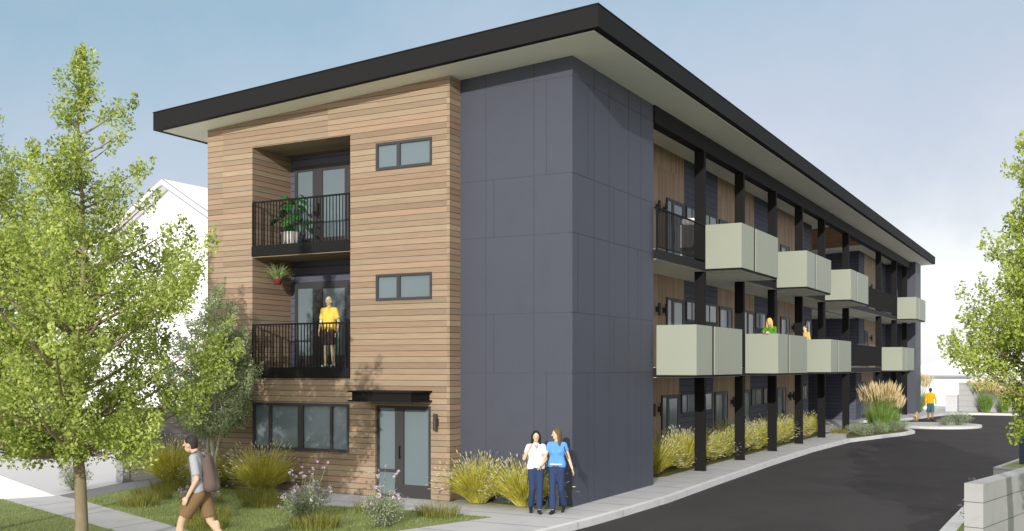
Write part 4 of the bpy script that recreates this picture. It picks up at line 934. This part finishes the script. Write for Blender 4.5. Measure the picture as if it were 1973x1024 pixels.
# blonde woman leaning on the second sage balcony
J = stand(hipL=V(-.085, -.12, .92), hipR=V(.085, -.12, .92), shL=V(-.155, .10, 1.36), shR=V(.155, .10, 1.36), neck=V(0, .13, 1.42), head=V(0, .19, 1.56), elL=V(-.22, .26, 1.20), wrL=V(-.10, .48, 1.20), elR=V(.22, .26, 1.20), wrR=V(.08, .50, 1.22), hdL=unit((.3, .95, 0)), hdR=unit((-.3, .95, 0)))
person("blonde woman in green jumper leaning her arms on a sage balcony", (.80, 13.42, 2.89), 176, 1.76, 'b', J, dict(name="jumper", mat=cloth("green_jumper", (.09, .24, .03)), sleeve=1.92, lo=.05), dict(name="trousers", mat=jeans, len=1.95), shoe_d, dict(style='long', mat=plain("blonde_hair", (.70, .52, .08), rough=.6, var=.1), L=.20, f=True))
J = stand()
person("person in pale yellow top seen past the fourth black column on the middle gallery", (-.06, 22.0, 2.992), 150, 1.66, 'c', J, dict(name="top", mat=cloth("pale_yellow_top", (.78, .56, .16)), sleeve=1.6), dict(name="trousers", mat=cloth("grey_trousers", (.15, .15, .16)), len=1.95), shoe_d, dict(style='short', mat=plain("brown_short_hair", (.16, .09, .04)), f=True))
# dog walker seen from behind
J = stand(knL=V(-.10, .12, .50), anL=V(-.10, .12, .09), knR=V(.09, .02, .50), anR=V(.09, -.20, .15), fdR=unit((0, .8, -.6)), elL=V(-.25, -.03, 1.14), wrL=V(-.24, .06, .90), elR=V(.26, -.03, 1.14), wrR=V(.27, .05, .89))
person("person in orange jumper and teal shorts walking a small dog away from the camera", (2.35, 41.3, -.0), 8, 1.84, 'd', J, dict(name="jumper", mat=cloth("orange_jumper", (.86, .36, .01)), sleeve=1.9, lo=.07), dict(name="shorts", mat=cloth("teal_shorts", (.05, .13, .14)), len=.98, flare=1.2), plain("brown_boots", (.09, .04, .02)), dict(style='short', mat=dk))
w = MB(); w.caps(V(-.02, 0, -.16), V(.03, 0, -.10), .12, .08, 10); w.tube([V(.0, 0, -.06), V(-.03, 0, .02), V(.03, 0, .02), V(.02, 0, -.06)], .006, 5); o = w.build("carrier_bag", M['whitep'], None, True); o.location = (2.08, 41.3, .88); tag(o, "white carrier bag held in the dog walker's left hand", "bag")
dg_ = empty("dog", "small tan dog walking left of the person in the orange jumper", "dog", (1.62, 41.05, 0), R(-4)); dg_.scale = (1.05,) * 3
c = MB(); c.caps(V(0, -.14, .30), V(0, .14, .30), .072, .088, 12, (V(1, 0, 0), .85)); c.caps(V(0, .16, .33), V(0, .25, .41), .06, .045, 10); c.ball(V(0, .28, .44), (.052, .06, .05)); c.caps(V(0, .31, .425), V(0, .38, .415), .03, .022, 8)
for sg in (-1, 1):
    c.caps(V(.04 * sg, .29, .47), V(.062 * sg, .26, .51), .02, .008, 8)
    c.caps(V(.055 * sg, .15, .26), V(.055 * sg, .15 + .02 * sg, .13), .034, .02, 8); c.caps(V(.055 * sg, .15 + .02 * sg, .13), V(.055 * sg, .15 + .04 * sg, .02), .02, .018, 8); c.caps(V(.055 * sg, .15 + .04 * sg, .018), V(.055 * sg, .185 + .04 * sg, .016), .019, .016, 8)
    c.caps(V(.055 * sg, -.14, .28), V(.06 * sg, -.11 - .03 * sg, .18), .05, .03, 8); c.caps(V(.06 * sg, -.11 - .03 * sg, .18), V(.06 * sg, -.19 - .03 * sg, .11), .028, .018, 8); c.caps(V(.06 * sg, -.19 - .03 * sg, .11), V(.06 * sg, -.17 - .03 * sg, .02), .018, .017, 8); c.caps(V(.06 * sg, -.17 - .03 * sg, .018), V(.06 * sg, -.13 - .03 * sg, .016), .019, .015, 8)
c.caps(V(0, -.19, .34), V(0, -.28, .46), .02, .01, 8); remeshed(c, "body", plain("tan_fur", (.52, .36, .17), rough=.95, var=.25, scale=20), dg_, .01, 2)
m_ = MB(); m_.ball(V(0, .40, .42), (.012, .01, .01), 8, 6); m_.build("nose", eyem, dg_, True)
w = MB(); w.tube([V(2.08, 41.33, .86), V(1.95, 41.3, .62), V(1.75, 41.28, .42), V(1.64, 41.27, .38)], .006, 5); tag(w.build("dog_lead", M['black']), "thin dark lead running from the orange walker's hand to the dog", "lead")
# white chair on the upper gallery
ch = empty("chair", "tall backed chair with white headrest and thin white legs behind the upper railing", "chair", (-.52, 9.2, 6.02), R(200))
w = MB(); w.caps(V(-.12, -.24, 1.30), V(.12, -.24, 1.30), .11, .11, 12, (V(0, 1, 0), .45)); w.build("headrest", M['whitep'], ch, True)
w = MB(); w.box(-.22, .22, -.26, -.22, .48, 1.22); w.build("backrest", M['frame'], ch)
w = MB(); w.box(-.25, .25, -.2, .27, .42, .48); w.build("seat", M['frame'], ch)
for x in (-.24, .24):
    for y in (-.24, .24): w = MB(); w.box(x - .018, x + .018, y - .018, y + .018, 0, .42 if y > 0 else 1.2); w.build("leg", M['whitep'], ch)
